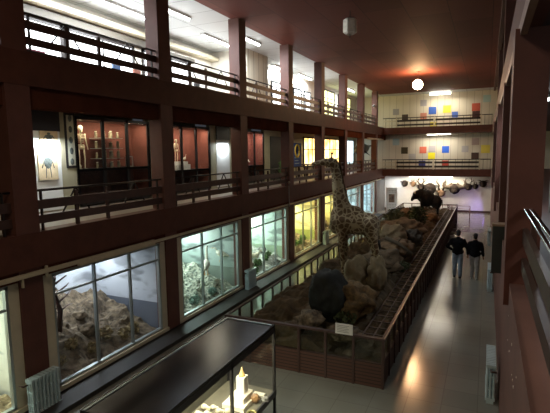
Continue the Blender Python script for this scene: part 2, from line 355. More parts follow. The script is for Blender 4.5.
# ------------------------------------------------------------------ scene boxes behind the ground-floor windows
def painting(name, top, mid, low, hill=None, es=.0):
    """a painted sky with clouds and distant hills on a scene-box wall"""
    m = bpy.data.materials.new(name); m.use_nodes = True; nt = m.node_tree; b = nt.nodes['Principled BSDF']; b.inputs['Roughness'].default_value = .8
    tc = nt.nodes.new('ShaderNodeTexCoord'); s = nt.nodes.new('ShaderNodeSeparateXYZ'); nt.links.new(tc.outputs['Object'], s.inputs[0])
    mr = nt.nodes.new('ShaderNodeMapRange'); mr.inputs[1].default_value = .3; mr.inputs[2].default_value = 2.3; nt.links.new(s.outputs[2], mr.inputs[0])
    cr = nt.nodes.new('ShaderNodeValToRGB'); e = cr.color_ramp.elements; e[0].color = (*low, 1); e[1].color = (*top, 1); k = e.new(.5); k.color = (*mid, 1)
    nt.links.new(mr.outputs[0], cr.inputs[0]); last = cr.outputs[0]
    mp = nt.nodes.new('ShaderNodeMapping'); mp.inputs['Scale'].default_value = (1, .7, 2.6); nt.links.new(tc.outputs['Object'], mp.inputs[0])
    nz = nt.nodes.new('ShaderNodeTexNoise'); nz.inputs['Scale'].default_value = 1.1; nt.links.new(mp.outputs[0], nz.inputs['Vector'])
    c2 = nt.nodes.new('ShaderNodeValToRGB'); c2.color_ramp.elements[0].position = .52; c2.color_ramp.elements[1].position = .62; nt.links.new(nz.outputs['Fac'], c2.inputs[0])
    mx = nt.nodes.new('ShaderNodeMix'); mx.data_type = 'RGBA'; mx.inputs[7].default_value = (*[c*.45 for c in mid], 1)
    nt.links.new(c2.outputs[0], mx.inputs[0]); nt.links.new(last, mx.inputs[6]); last = mx.outputs[2]
    if hill:
        n2 = nt.nodes.new('ShaderNodeTexNoise'); n2.inputs['Scale'].default_value = .75
        cb = nt.nodes.new('ShaderNodeCombineXYZ'); nt.links.new(s.outputs[1], cb.inputs[0]); nt.links.new(cb.outputs[0], n2.inputs['Vector'])
        ad = nt.nodes.new('ShaderNodeMath'); ad.operation = 'MULTIPLY_ADD'; ad.inputs[1].default_value = .9; ad.inputs[2].default_value = .3; nt.links.new(n2.outputs['Fac'], ad.inputs[0])
        lt = nt.nodes.new('ShaderNodeMath'); lt.operation = 'LESS_THAN'; nt.links.new(s.outputs[2], lt.inputs[0]); nt.links.new(ad.outputs[0], lt.inputs[1])
        m2 = nt.nodes.new('ShaderNodeMix'); m2.data_type = 'RGBA'; m2.inputs[7].default_value = (*hill, 1); nt.links.new(lt.outputs[0], m2.inputs[0]); nt.links.new(last, m2.inputs[6]); last = m2.outputs[2]
    nt.links.new(last, b.inputs['Base Color']); return m
def terrain(name, x0, x1, y0, y1, h0, h1, amp, m, seed, nx=26, ny=34, fs=1.3, parent=None, prof=None):
    bm = bmesh.new(); g = []
    for i in range(nx+1):
        row = []
        for j in range(ny+1):
            x = x0+(x1-x0)*i/nx; y = y0+(y1-y0)*j/ny; t = i/nx
            n = noise.fractal(Vector((x*fs, y*fs, seed)), .9, 2.1, 6); rg = abs(noise.noise(Vector((x*2.6, y*2.6, seed+9))))
            z = h0*(1-t)+h1*t + amp*(n*1.1 + rg*.6)*(.35+.65*min(1, 2.2*min(1-t+.1, 1)))
            if prof: z += prof(x, y)
            if amp > .15: z = round(z/.07)*.07*.55 + z*.45
            row.append(bm.verts.new((x, y, max(z, .02))))
        g.append(row)
    for i in range(nx):
        for j in range(ny): bm.faces.new((g[i][j], g[i][j+1], g[i+1][j+1], g[i+1][j]))
    # skirt
    edge = [g[i][0] for i in range(nx+1)] + [g[nx][j] for j in range(1, ny+1)] + [g[i][ny] for i in range(nx-1, -1, -1)] + [g[0][j] for j in range(ny-1, 0, -1)]
    low = [bm.verts.new((v.co.x, v.co.y, 0.0)) for v in edge]
    for k in range(len(edge)): bm.faces.new((edge[k], edge[(k+1)%len(edge)], low[(k+1)%len(edge)], low[k]))
    bm.faces.new(low)
    bmesh.ops.recalc_face_normals(bm, faces=bm.faces[:])
    me = bpy.data.meshes.new(name); bm.to_mesh(me); bm.free(); me.materials.append(m); o = bpy.data.objects.new(name, me); C.objects.link(o); return o
def rock(c, r, m, seed, name='boulder', rough=.17, label=None, sq=1.0):
    bm = bmesh.new(); bmesh.ops.create_icosphere(bm, subdivisions=4, radius=1)
    for v in bm.verts:
        n = noise.fractal(v.co*1.7+Vector((seed, 0, 0)), .9, 2, 5); v.co *= 1+n*rough*2.2
        v.co.x *= r[0]; v.co.y *= r[1]; v.co.z *= r[2]*sq
    me = bpy.data.meshes.new(name); bm.to_mesh(me); bm.free(); me.materials.append(m); o = bpy.data.objects.new(name, me); C.objects.link(o); o.location = c
    for p in me.polygons: p.use_smooth = True
    return o
def leaves(c, r, n, m, size, name, parent=None, stems=None, seed=0):
    rnd = random.Random(seed); bm = bmesh.new()
    for _ in range(n):
        d = Vector((rnd.gauss(0, 1), rnd.gauss(0, 1), rnd.gauss(0, 1))).normalized()*(rnd.random()**.45)
        p = Vector((d.x*r[0], d.y*r[1], d.z*r[2])); e = Euler((rnd.uniform(0, 6), rnd.uniform(0, 6), rnd.uniform(0, 6))).to_matrix(); s = size*rnd.uniform(.6, 1.3)
        v = [bm.verts.new(p+e @ Vector(q)*s) for q in ((0, -.5, 0), (.35, 0, .1), (0, .9, 0), (-.35, 0, .1))]; bm.faces.new(v)
    me = bpy.data.meshes.new(name); bm.to_mesh(me); bm.free(); me.materials.append(m); o = bpy.data.objects.new(name, me); C.objects.link(o)
    if parent: o.parent = parent
    else: o.location = c
    return o
def bush(c, r, m, size, seed, label, n=260, cat='shrub', group=None, name='shrub'):
    e = empty(name, (c[0], c[1], c[2]-r[2])); tag(e, label, cat, group)
    l = leaves(c, r, n, m, size, 'foliage', e, seed=seed); l.location = (0, 0, r[2])
    b = MB(); rnd = random.Random(seed)
    for k in range(5): b.tube([(0, 0, -.08), (rnd.uniform(-.4, .4)*r[0], rnd.uniform(-.4, .4)*r[1], r[2]*.7), (rnd.uniform(-.8, .8)*r[0], rnd.uniform(-.8, .8)*r[1], r[2]*1.5)], [.02, .014, .006], 5)
    b.build('stem', WOODD, e); return e
def bird(c, s, m, label, rz=0, cat='bird', neck=1.0, group=None):
    e = empty('stuffed_bird', c, rz); tag(e, label, cat, group)
    b = MB().ell((0, 0, .32*s), (.13*s, .24*s, .14*s), (.35, 0, 0)).cap((0, .16*s, .4*s), (0, .22*s, .4*s+.3*s*neck), .05*s, .032*s).cap((0, .22*s, .4*s+.3*s*neck), (0, .3*s, .42*s+.3*s*neck), .045*s, .03*s)
    b.cap((0, -.18*s, .28*s), (0, -.34*s, .2*s), .07*s, .03*s)
    fuse(b, 'body', m, .02*s if s > .8 else .018, e, smooth=3)
    MB().tube([(0, .3*s, .42*s+.3*s*neck), (0, .44*s, .4*s+.3*s*neck)], [.02*s, .004*s], 6).build('beak', mat('beak_orange', (.6, .3, .06), .4), e)
    for q in (-1, 1): MB().tube([(q*.05*s, 0, .24*s), (q*.05*s, .02*s, .1*s), (q*.05*s, -.01*s, 0), (q*.05*s, .08*s, 0)], .012*s, 6).build('leg', MATS['beak_orange'], e)
    return e
ROCKB = mat('brown_rock', (.22, .17, .11), .95, scale=8, bump=1.0, col2=(.05, .038, .025))
ROCKG = mat('teal_mossy_rock', (.6, .6, .48), .9, scale=11, bump=.8, col2=(.02, .045, .035))
ROCKT = mat('tawny_ground', (.42, .34, .2), .9, scale=6, bump=.6, col2=(.09, .07, .035))
ROCKW = mat('pale_ground', (.55, .56, .5), .9, scale=5, bump=.5, col2=(.12, .14, .12))
LG = mat('green_leaf', (.09, .2, .05), .6, var=.4, scale=9); LT = mat('teal_leaf', (.25, .38, .32), .6, var=.4, scale=9); LY = mat('straw_leaf', (.26, .2, .09), .6, var=.4, scale=9)
LW2 = mat('whitish_leaf', (.6, .62, .52), .6, var=.3, scale=9); FEATH = mat('white_feather', (.75, .72, .6), .7, var=.1, scale=12)
FURB = mat('brown_fur', (.2, .13, .07), .9, var=.35, scale=10, bump=.3); FURW = mat('pale_fur', (.6, .54, .4), .9, var=.2, scale=10, bump=.3)
BX = XG-.05
dio = [  # top, mid, low, hill, terrain material, lamp colour, lamp power, slope heights
    ('hazy_backdrop', (.7, .75, .7), (.75, .78, .7), (.6, .6, .5), None, ROCKT, (.9, 1, .85), 60, (.1, .7)),
    ('mountain_backdrop', (.33, .38, .43), (.5, .54, .58), (.4, .43, .5), (.11, .125, .155), ROCKB, (.87, .94, 1), 34, (.15, 1.35)),
    ('marsh_backdrop', (.5, .55, .5), (.42, .5, .47), (.3, .4, .35), (.2, .24, .2), ROCKG, (.8, 1, .95), 46, (.1, .75)),
    ('lake_backdrop', (.6, .72, .68), (.6, .74, .68), (.4, .52, .4), (.3, .4, .28), ROCKW, (.85, 1, .9), 60, (.2, .75)),
    ('sunny_backdrop', (.85, .78, .42), (.85, .82, .5), (.3, .38, .12), (.3, .36, .1), ROCKT, (1, .93, .55), 95, (.2, .8)),
    ('sunny_meadow_backdrop', (.85, .8, .45), (.8, .76, .4), (.35, .35, .15), (.36, .32, .12), ROCKT, (1, .9, .5), 80, (.2, .8)),
    ('polar_backdrop', (.6, .75, .75), (.6, .75, .78), (.5, .6, .6), None, ROCKW, (.8, .96, 1), 74, (.2, .6)),
    ('ice_backdrop', (.65, .8, .85), (.65, .8, .85), (.5, .65, .7), None, ROCKW, (.75, .93, 1), 95, (.2, .5)),
]
dlab = ['hazy meadow', 'grey mountain', 'teal marsh', 'pale lake', 'sunny yellow', 'golden meadow', 'polar', 'icy blue']
for k, (nm, top, mid, low, hill, tm, lc, lp, hh) in enumerate(dio):
    y0, y1 = COLY[k]+.23, COLY[k+1]-.23
    wa, wb = y0+.22, y1-.19
    # frame
    wn[0] += 1
    e = struct(empty('window_%d' % wn[0], (XL, (y0+y1)/2, 0))); oy = (y0+y1)/2
    m = MB(); q = lambda a, b_, mm=None: m.box((a[0]-XL, a[1]-oy, a[2]), (b_[0]-XL, b_[1]-oy, b_[2]))
    q((-7.4, y0, .12), (-7.29, wa, 2.42)); q((-7.4, wb, .12), (-7.29, y1, 2.42)); q((-7.42, y0, .12), (-7.24, y1, .2))
    m.build('surround', CREAM, e)
    m = MB(); q = lambda a, b_: m.box((a[0]-XL, a[1]-oy, a[2]), (b_[0]-XL, b_[1]-oy, b_[2]))
    q((-7.38, wa, .2), (-7.3, wa+.05, 2.4)); q((-7.38, wb-.05, .2), (-7.3, wb, 2.4)); q((-7.38, wa, .2), (-7.3, wb, .25)); q((-7.38, wa, 2.36), (-7.3, wb, 2.42))
    for t in (1/3, 2/3): c = wa+(wb-wa)*t; q((-7.37, c-.022, .2), (-7.3, c+.022, 2.4))
    q((-7.365, wa, 1.98), (-7.31, wb, 2.02)); m.build('window_frame', ALU, e)
    MB().box((-7.345-XL, wa-oy, .2), (-7.34-XL, wb-oy, 2.4)).build('pane', GLASS, e)
    # box behind
    PM = painting(nm, top, mid, low, hill)
    bk = MB().box((BX, y0-.1, 0), (BX+.04, y1+.1, 2.41)).box((BX, y0-.14, 0), (-7.62, y0-.1, 2.41)).box((BX, y1+.1, 0), (-7.62, y1+.14, 2.4)).build('painted_backdrop', PM)
    tag(bk, 'painted %s backdrop filling the scene box in the %s ground-floor window' % (dlab[k], ordn[k]), 'backdrop')
    area('scene_box_light', (-8.6, oy-.5, 2.38), .25, 1.8, lp*.55, lc, (0, math.radians(10), 0)); area('scene_box_light', (-9.3, y1-.55, 2.3), .3, .7, lp*.5, lc, (0, 0, 0))
    g = terrain('terrain', BX+.06, -7.42, y0+.02, y1-.02, hh[1], hh[0], .34 if k != 7 else .15, tm, k*3.1, prof=(lambda x, y: -max(0, y-6.8)*.2*min(1, (-7.42-x)/1.0)) if k == 1 else None); g['kind'] = 'structure'
def gz(x, y):   # height of the ground under a point inside the boxes
    hit = None
    for o in bpy.data.objects:
        if o.name.startswith('terrain') and o.type == 'MESH':
            for dz in (0,):
                ok, loc, n, i = o.ray_cast(Vector((x, y, 5))-o.location, Vector((0, 0, -1)))
                if ok: hit = max(hit, loc.z) if hit else loc.z
    return hit if hit is not None else 0
rnd = random.Random(3)
# boulders and bushes, box by box
spec = [(5.9, 8.7, ROCKB, LY, 'brown'), (9.75, 12.6, ROCKG, LT, 'mossy'), (13.6, 16.5, ROCKW, LG, 'pale'), (17.5, 20.3, ROCKT, LG, 'tawny'), (21.4, 24.2, ROCKT, LY, 'sandy')]
for bi, (a, c, rm, lm, wd) in enumerate(spec):
    for q in range(7):
        y = a+(c-a)*(q+.5)/7; x = -8.15-(q*2 % 3)*.33; rr = rnd.uniform(.13, .22)
        o = rock((x, y, gz(x, y)+rr*.25), (rr, rr*1.1, rr*.8), rm, q+bi*10)
        tag(o, '%s boulder, %s along the row behind the %s whole window' % (wd, ordn[q], ordn[bi]), 'rock', '%s boulders behind the %s whole window' % (wd, ordn[bi]))
    for q in range(6):
        y = a+(c-a)*(q+.5)/6; x = -7.72-(q % 2)*.12; rr = rnd.uniform(.1, .17)
        mm = (lm, LW2 if bi == 1 else lm)[q % 2]
        bush((x, y, gz(x, y)+rr*.8), (rr, rr*1.2, rr), mm, .07, q+bi*10, '%s low bush beside the %s boulders, %s along the %s whole window' % ('whitish' if mm is LW2 else 'leafy', wd, ordn[q], ordn[bi]), n=190, group='bushes behind the %s whole window' % ordn[bi])
# dead tree and ibex in the mountain box
e = empty('dead_tree', (-8.3, 6.7, gz(-8.3, 6.7)-.05)); tag(e, 'dark bare dead tree among the rocks before the painted mountains', 'tree')
b = MB().tube([(0, 0, 0), (.03, .05, .5), (-.02, -.05, 1.0), (.0, .02, 1.35)], [.07, .05, .035, .015], 8); b.build('trunk', WOODD, e)
for k in range(8):
    z = .45+k*.11; s = (-1)**k; b = MB().tube([(0, 0, z), (.05, s*.22, z+.12), (0, s*(.42-.02*k), z+.1+.05*(k % 3))], [.025, .016, .006], 6); b.build('branch', WOODD, e)
def quadruped(name, c, rz, s, fur, label, cat, horns=True, legs=None):
    e = empty(name, c, rz); tag(e, label, cat)
    b = MB().ell((0, 0, .62*s), (.16*s, .42*s, .2*s)).ell((0, .3*s, .66*s), (.14*s, .18*s, .2*s)).cap((0, .38*s, .7*s), (0, .55*s, .95*s), .11*s, .075*s).cap((0, .55*s, 1.0*s), (0, .74*s, .92*s), .075*s, .04*s)
    for x in (-.1, .1):
        b.cap((x*s, .3*s, .6*s), (x*s, .32*s, .3*s), .07*s, .035*s).cap((x*s, .32*s, .3*s), (x*s, .31*s, .03*s), .035*s, .028*s)
        b.cap((x*s, -.3*s, .6*s), (x*s, -.24*s, .42*s), .1*s, .05*s).cap((x*s, -.24*s, .42*s), (x*s, -.36*s, .27*s), .045*s, .033*s).cap((x*s, -.36*s, .27*s), (x*s, -.33*s, .03*s), .032*s, .028*s)
    b.cap((0, -.4*s, .7*s), (0, -.47*s, .55*s), .03*s, .015*s)
    for x in (-1, 1): b.cap((x*.05*s, .53*s, 1.04*s), (x*.12*s, .5*s, 1.1*s), .022*s, .01*s)
    fuse(b, 'body', fur, .022*s if s > .7 else .018, e, smooth=3)
    if horns:
        for x in (-1, 1): MB().tube([(x*.03*s, .56*s, 1.05*s), (x*.07*s, .5*s, 1.25*s), (x*.1*s, .38*s, 1.32*s)], [.02*s, .014*s, .004*s], 6).build('horn', DARKM, e)
    return e
p = at('X', -8.5, 135, 308)
quadruped('mountain_goat', (p.x, p.y, gz(p.x, p.y)-.02), 2.2, .45, FURW, 'small pale goat on the brown rocks below the painted mountains', 'goat')
p = at('X', -8.4, 150, 325)
quadruped('marmot', (p.x, p.y, gz(p.x, p.y)-.02), 1.2, .35, FURW, 'tiny light furry animal lower down the brown rocks, no horns', 'animal', False)
# white birds behind the second window
for (px, py, s, rz, lb, nk) in ((206, 272, 1.05, .4, 'tall white crane standing in the marsh scene, centre of the window', 1.4), (221, 258, .8, 2.0, 'white goose standing above the marsh bushes, behind the tall crane', .5), (229, 262, .7, 1.0, 'small white egret near the far edge of the marsh window', 1.0)):
    p = at('X', -8.1, px, py); z = gz(p.x, p.y); bird((p.x, p.y, max(z-.02, p.z-.1)), s, FEATH, lb, rz, neck=nk)
p = at('X', -8.0, 253, 260); quadruped('hare', (p.x, p.y, gz(p.x, p.y)-.02), -1.0, .5, FURW, 'pale hare near the front of the pale lake scene', 'hare', False)
p = at('X', -8.1, 312, 232); quadruped('fox', (p.x, p.y, gz(p.x, p.y)-.02), 1.6, .6, FURB, 'brown fox standing on tawny ground in the yellow lit scene', 'fox', False)
# pale wall and lamp strip under beam: nothing more; radiators
def radiator(x, y0, n, label, axis='Y', h=.74, base=0.0):
    e = empty('radiator', (x, y0, base)); tag(e, label, 'radiator', None); 
    for k in range(n):
        b = MB()
        for dx in (-.055, 0, .055): b.tube([(dx, k*.075, .09), (dx, k*.075, h-.04)], .019, 8)
        b.box((-.08, k*.075-.028, h-.06), (.08, k*.075+.028, h)); b.box((-.08, k*.075-.028, .06), (.08, k*.075+.028, .11))
        for zz in (h*.36, h*.66): b.box((-.075, k*.075-.02, zz), (.075, k*.075+.02, zz+.02))
        b.sm = False; b.build('fin', STEELB, e)
    for k in (0, n-1): MB().box((-.06, k*.075-.02, 0), (.06, k*.075+.02, .08)).build('foot', STEELB, e)
    MB().tube([(-.0, -.05, h-.08), (-.0, -.12, h-.08), (-.1 if x < -3 else .1, -.12, h-.08)], .018, 8).build('pipe', WOODD, e)
    return e
radiator(-7.08, 5.06, 8, 'pale blue ribbed radiator against the column beside the mountain scene window')
for i, k in enumerate((3, 5)):
    radiator(-7.08, COLY[k]-.3, 8, 'blue grey radiator against the column between the %s whole windows' % ('second and third', 'fourth and fifth')[i])
radiator(.2, 8.78, 13, 'pale ribbed radiator by the aisle wall, the one closest below the balcony')
radiator(.22, 16.1, 14, 'pale blue radiator by the aisle wall just past the two people')
radiator(.22, 24.0, 14, 'violet lit radiator at the far end of the aisle wall')

# ------------------------------------------------------------------ big enclosure
EX0, EX1, EY0, EY1 = -5.18, -1.69, 8.52, 32.4
EB = mat('enclosure_boards', (.05, .028, .02), .5, spec=.4)
nt, b = nodes(EB); tc = nt.nodes.new('ShaderNodeTexCoord'); wv = nt.nodes.new('ShaderNodeTexWave'); wv.bands_direction = 'Z'; wv.inputs['Scale'].default_value = 4.5
cr = nt.nodes.new('ShaderNodeValToRGB'); cr.color_ramp.elements[0].color = (.02, .01, .008, 1); cr.color_ramp.elements[0].position = .1; cr.color_ramp.elements[1].position = .3; cr.color_ramp.elements[1].color = (.085, .04, .027, 1)
nt.links.new(tc.outputs['Object'], wv.inputs['Vector']); nt.links.new(wv.outputs['Fac'], cr.inputs[0]); nt.links.new(cr.outputs[0], b.inputs['Base Color'])
e = empty('display_enclosure', (0, 0, 0)); tag(e, 'long waist-high enclosure of dark boards and glass holding the giraffe and rocks', 'enclosure')
MB().box((EX0, EY0, 0), (EX1, EY0+.06, .5)).build('base_panel', EB, e)
MB().box((EX0, EY1-.06, 0), (EX1, EY1, .5)).build('base_panel', EB, e)
MB().box((EX0, EY0+.06, 0), (EX0+.06, EY1-.06, .5)).build('base_panel', EB, e)
MB().box((EX1-.06, EY0+.06, 0), (EX1, EY1-.06, .5)).build('base_panel', EB, e)
EP = mat('enclosure_post', (.05, .024, .018), .45); ER = mat('worn_rail_edge', (.3, .24, .19), .3, .5)
n = 0
for k in range(7):
    x = EX0+(EX1-EX0)*k/6; MB().box((x-.025, EY0-.02, 0), (x+.025, EY0+.04, 1.0)).build('post', EP, e)
    MB().box((x-.025, EY1-.04, 0), (x+.025, EY1+.02, 1.0)).build('post', EP, e)
for s, x in ((0, EX0), (1, EX1)):
    for k in range(1, 39):
        y = EY0+(EY1-EY0)*k/39; MB().box((x-.025, y-.02, 0), (x+.025, y+.02, 1.0)).build('post', EP, e)
MB().box((EX0-.03, EY0-.03, .98), (EX1+.03, EY0+.05, 1.02)).build('top_rail', EP, e)
MB().box((EX0-.03, EY1-.05, .98), (EX1+.03, EY1+.03, 1.02)).build('top_rail', EP, e)
MB().box((EX0-.03, EY0, .98), (EX0+.03, EY1, 1.015)).build('top_rail', EP, e)
MB().box((EX1-.03, EY0, .98), (EX1+.02, EY1, 1.015)).build('top_rail', EP, e)
MB().box((EX1+.02, EY0, .985), (EX1+.035, EY1, 1.02)).build('rail_edge', ER, e)['label'] = 'worn shiny edge of the rail beside the aisle'
MB().box((EX0-.035, 20, .985), (EX0-.02, EY1, 1.025)).build('rail_edge', ER, e)
EG = glass_mat('enclosure_glass', (.86, .88, .84))
MB().box((EX0, EY0+.02, .5), (EX1, EY0+.03, .98)).build('glass', EG, e)
MB().box((EX1-.02, EY0+.05, .5), (EX1-.01, EY1, .98)).build('glass', EG, e)
MB().box((EX0+.01, EY0+.05, .5), (EX0+.02, EY1, .98)).build('glass', EG, e)
g = MB().box((EX1-.46, EY0+.1, .955), (EX1-.43, EY1-.1, .975)).box((EX1-.24, EY0+.1, .955), (EX1-.22, EY1-.1, .97))
for k in range(62): y = EY0+.25+k*.37; g.box((EX1-.45, y, .95), (EX1-.02, y+.035, .972))
g.build('reflection_bars', mat('reflection_brown', (.045, .028, .02), .6), e)  # reflection in the glass, built as solid dark bars
SAV = mat('savanna_ground', (.125, .088, .046), .95, scale=3.5, bump=.7, col2=(.05, .035, .018))
def prof(x, y):
    z = 0
    z += .75*math.exp(-((x+3.2)**2/.9+(y-12.2)**2/1.2))
    z += .35*math.exp(-((x+3.6)**2/2+(y-24)**2/8)) + .5*math.exp(-((x+3.6)**2/1.2+(y-29.6)**2/2.2))
    z -= .25*max(0, 1-(y-EY0)/1.6)
    z -= .18*max(0, min(1, (x-(EX1-.7))/.5))
    return z
tr = terrain('terrain', EX0+.08, EX1-.09, EY0+.08, EY1-.08, .62, .62, .24, SAV, 55, 40, 190, 1.1, prof=prof); tr['kind'] = 'structure'
PALE = mat('pale_clay', (.24, .19, .105), .95, scale=5, bump=.7, col2=(.15, .125, .07)); TAW = mat('tawny_grass_mound', (.2, .125, .05), .95, scale=9, bump=.9, col2=(.07, .05, .025))
MOSS = mat('dark_slate_rock', (.022, .027, .022), .8, scale=4, bump=.7, col2=(.01, .012, .01)); TAN = mat('orange_tan_rock', (.2, .13, .065), .95, scale=5, bump=.8, col2=(.1, .06, .03))
def mound(px, py, Y, r, m, seed, label, cat='rock', name='boulder', rough=.17, group=None):
    p = at('Y', Y, px, py); x = min(max(p.x, EX0+.12+r[0]*1.1), EX1-.48-r[0]*1.1); o = rock((x, p.y, p.z-r[2]*.12), (r[0], r[1], r[2]*.88), m, seed, name, rough); return tag(o, label, cat, group)
mound(355, 275, 11.3, (.36, .4, .6), PALE, 3, 'pale clay mound under the belly of the giraffe', name='termite_mound')
mound(377, 273, 11.4, (.24, .32, .52), PALE, 8, 'pale pointed clay mound below the hind legs of the giraffe', name='termite_mound')
mound(372, 301, 10.3, (.58, .5, .5), TAW, 14, 'rounded tawny grassy mound in front of the clay mounds', cat='mound', name='grass_mound')
mound(328, 290, 10.1, (.46, .5, .66), MOSS, 21, 'large dark slate boulder near the front of the enclosure', rough=.1)
mound(310, 318, 9.3, (.3, .3, .2), ROCKB, 23, 'brown stone by the front glass, beside the dark slate boulder')
mound(365, 335, 9.2, (.4, .3, .15), ROCKB, 27, 'flat brown stone behind the front glass below the tawny mound')
mound(290, 330, 9.1, (.35, .3, .22), SAV, 29, 'earthy stone in the front corner near the glass case')
for i, (px, py, Y, r, mm, lb) in enumerate((
    (400, 229, 20.5, (.75, .9, .5), TAN, 'orange tan rock in the middle of the enclosure, nearest the giraffe rump'),
    (416, 228, 20.0, (.7, .9, .38), TAN, 'broad orange tan rock beside the aisle rail'),
    (407, 216, 25.0, (.6, .8, .5), TAN, 'upright tan rock left of the dark green shrub'),
    (440, 218, 26.5, (.8, .9, .4), TAN, 'low tan rock under the hooves of the bison'),
    (392, 233, 17.5, (.5, 1.2, .36), PALE, 'olive clay bank along the window-side rail'),
    (382, 258, 13.5, (.5, .8, .35), SAV, 'brown rock just behind the hind legs of the giraffe'),
    (402, 265, 13.2, (.55, .8, .3), SAV, 'low dark brown rock midway along the aisle rail'),
    (415, 247, 15.6, (.5, .9, .28), TAN, 'small tan ledge by the aisle rail, ahead of the two people'),
    (398, 246, 16.0, (.6, .7, .32), SAV, 'dark brown ledge crossed by the fallen log'),
    (425, 236, 18.5, (.4, .5, .3), mat('grey_stone', (.09, .08, .065), .9, var=.4, scale=6, bump=.5), 'grey stone beside the aisle rail in front of the tan rocks'),
    )): mound(px, py, Y, r, mm, 31+i*3, lb)
p, q = at('Y', 15.2, 386, 238), at('Y', 14.6, 413, 254)
lg = MB().tube([p, p.lerp(q, .5)+Vector((0, 0, .06)), q], [.07, .06, .04], 8).tube([p.lerp(q, .4), p.lerp(q, .55)+Vector((0, .2, .25))], [.03, .01], 6).build('fallen_log', mat('old_bark', (.06, .045, .025), .9, bump=.5)); tag(lg, 'thin dark fallen log lying across the brown ledges', 'log')
DG = mat('dull_green_leaf', (.055, .07, .025), .7, var=.4, scale=9)
p = at('Y', 23.5, 417, 217); bush((p.x, p.y, p.z), (.5, .5, .55), DG, .12, 5, 'dark green round shrub in front of the bison', n=600)
p = at('Y', 21.5, 394, 216); bush((p.x, p.y, p.z), (.45, .6, .35), mat('olive_leaf', (.13, .12, .05), .7, var=.4), .12, 6, 'olive shrub against the window-side rail', n=420)
p = at('Y', 14.4, 392, 262); bush((p.x, p.y, p.z-.1), (.6, .4, .2), DG, .1, 9, 'dark low shrub behind the giraffe hind legs', n=350)
p = at('Y', 9.9, 345, 312); bush((p.x, p.y, p.z-.1), (.3, .25, .2), DG, .08, 12, 'small dark shrub in front of the slate boulder', n=300)

# ------------------------------------------------------------------ giraffe
GM = bpy.data.materials.new('giraffe_coat'); GM.use_nodes = True; nt = GM.node_tree; b = nt.nodes['Principled BSDF']; b.inputs['Roughness'].default_value = .85
tc = nt.nodes.new('ShaderNodeTexCoord'); nz = nt.nodes.new('ShaderNodeTexNoise'); nz.inputs['Scale'].default_value = 4; 
mx = nt.nodes.new('ShaderNodeMix'); mx.data_type = 'RGBA'; mx.inputs[0].default_value = .06
nt.links.new(tc.outputs['Object'], mx.inputs[6]); nt.links.new(nz.outputs['Color'], mx.inputs[7]); nt.links.new(tc.outputs['Object'], nz.inputs['Vector'])
vo = nt.nodes.new('ShaderNodeTexVoronoi'); vo.feature = 'DISTANCE_TO_EDGE'; vo.inputs['Scale'].default_value = 8.2; nt.links.new(mx.outputs[2], vo.inputs['Vector'])
cr = nt.nodes.new('ShaderNodeValToRGB'); e_ = cr.color_ramp.elements; e_[0].position = .085; e_[0].color = (.36, .3, .18, 1); e_[1].position = .13; e_[1].color = (.12, .075, .035, 1)
nt.links.new(vo.outputs['Distance'], cr.inputs[0]); nt.links.new(cr.outputs[0], b.inputs['Base Color'])
GY = 12.0
def G(px, py, dy=0): p = at('Y', GY+dy, px, py); return (p.x+3.2, dy, p.z-1.2)
gr = empty('giraffe', (-3.2, GY, 1.2)); tag(gr, 'mounted young giraffe with brown patches looking toward the lit windows', 'giraffe')
b = MB()
b.cap(G(343, 221), G(369, 224), .36, .30).cap(G(340, 214), G(338, 226), .25, .24).ell(G(352, 216), (.38, .26, .3))
b.cap(G(343, 211), G(339.5, 196), .27, .19).cap(G(339.5, 196), G(337, 178), .19, .15).cap(G(337, 178), G(335, 166), .15, .115)
b.cap(G(334, 163), G(326, 162), .125, .11).cap(G(326, 162), G(315.5, 163.5), .105, .07).cap(G(315.5, 163.5), G(313, 164), .072, .062)
for dy in (-.2, .2):
    hx = 3 if dy > 0 else 0
    b.cap(G(341+hx, 228, dy), G(342+hx, 247, dy), .13, .085).cap(G(342+hx, 247, dy), G(343+hx, 270, dy), .075, .055).cap(G(343+hx, 270, dy), G(342.5+hx, 279, dy), .06, .07)
    b.cap(G(370-hx, 225, dy), G(374-hx, 241, dy), .21, .1).cap(G(374-hx, 241, dy), G(377-hx, 251, dy), .09, .065).cap(G(377-hx, 251, dy), G(373-hx, 270, dy), .06, .05).cap(G(373-hx, 270, dy), G(372.5-hx, 277, dy), .055, .065)
for dy in (-.07, .07):
    b.cap(G(331.5, 158, dy), G(332, 154, dy), .03, .028); b.cap(G(335, 160, dy*1.5), G(338, 158, dy*3), .035, .02)
fuse(b, 'body', GM, .032, gr, smooth=5)
MB().tube([G(376, 221), G(379, 230), G(379, 240)], [.035, .025, .02], 8).build('tail', GM, gr)
MB().tube([G(379, 240), G(379.5, 249)], [.03, .045], 8).build('tail_tuft', BLACKP, gr)
for dy in (-.07, .07): MB().ell(G(332, 153.4, dy), (.035, .035, .035), sub=2).build('horn_tip', BLACKP, gr)
for dy in (-.105, .105): MB().ell(G(329.5, 161, dy), (.02, .012, .02), sub=2).build('eye', BLACKP, gr)
m_ = MB()
for i in range(22):
    t = i/21; px = 335+(341-335)*(t**1.5); py = 164+(203-164)*t; r_ = .13+.06*t
    p = Vector(G(px+1.5, py)); m_.box((p.x+r_-.09, -.012, p.z-.05), (p.x+r_+.0, .012, p.z+.05))
m_.build('mane', FURB, gr)
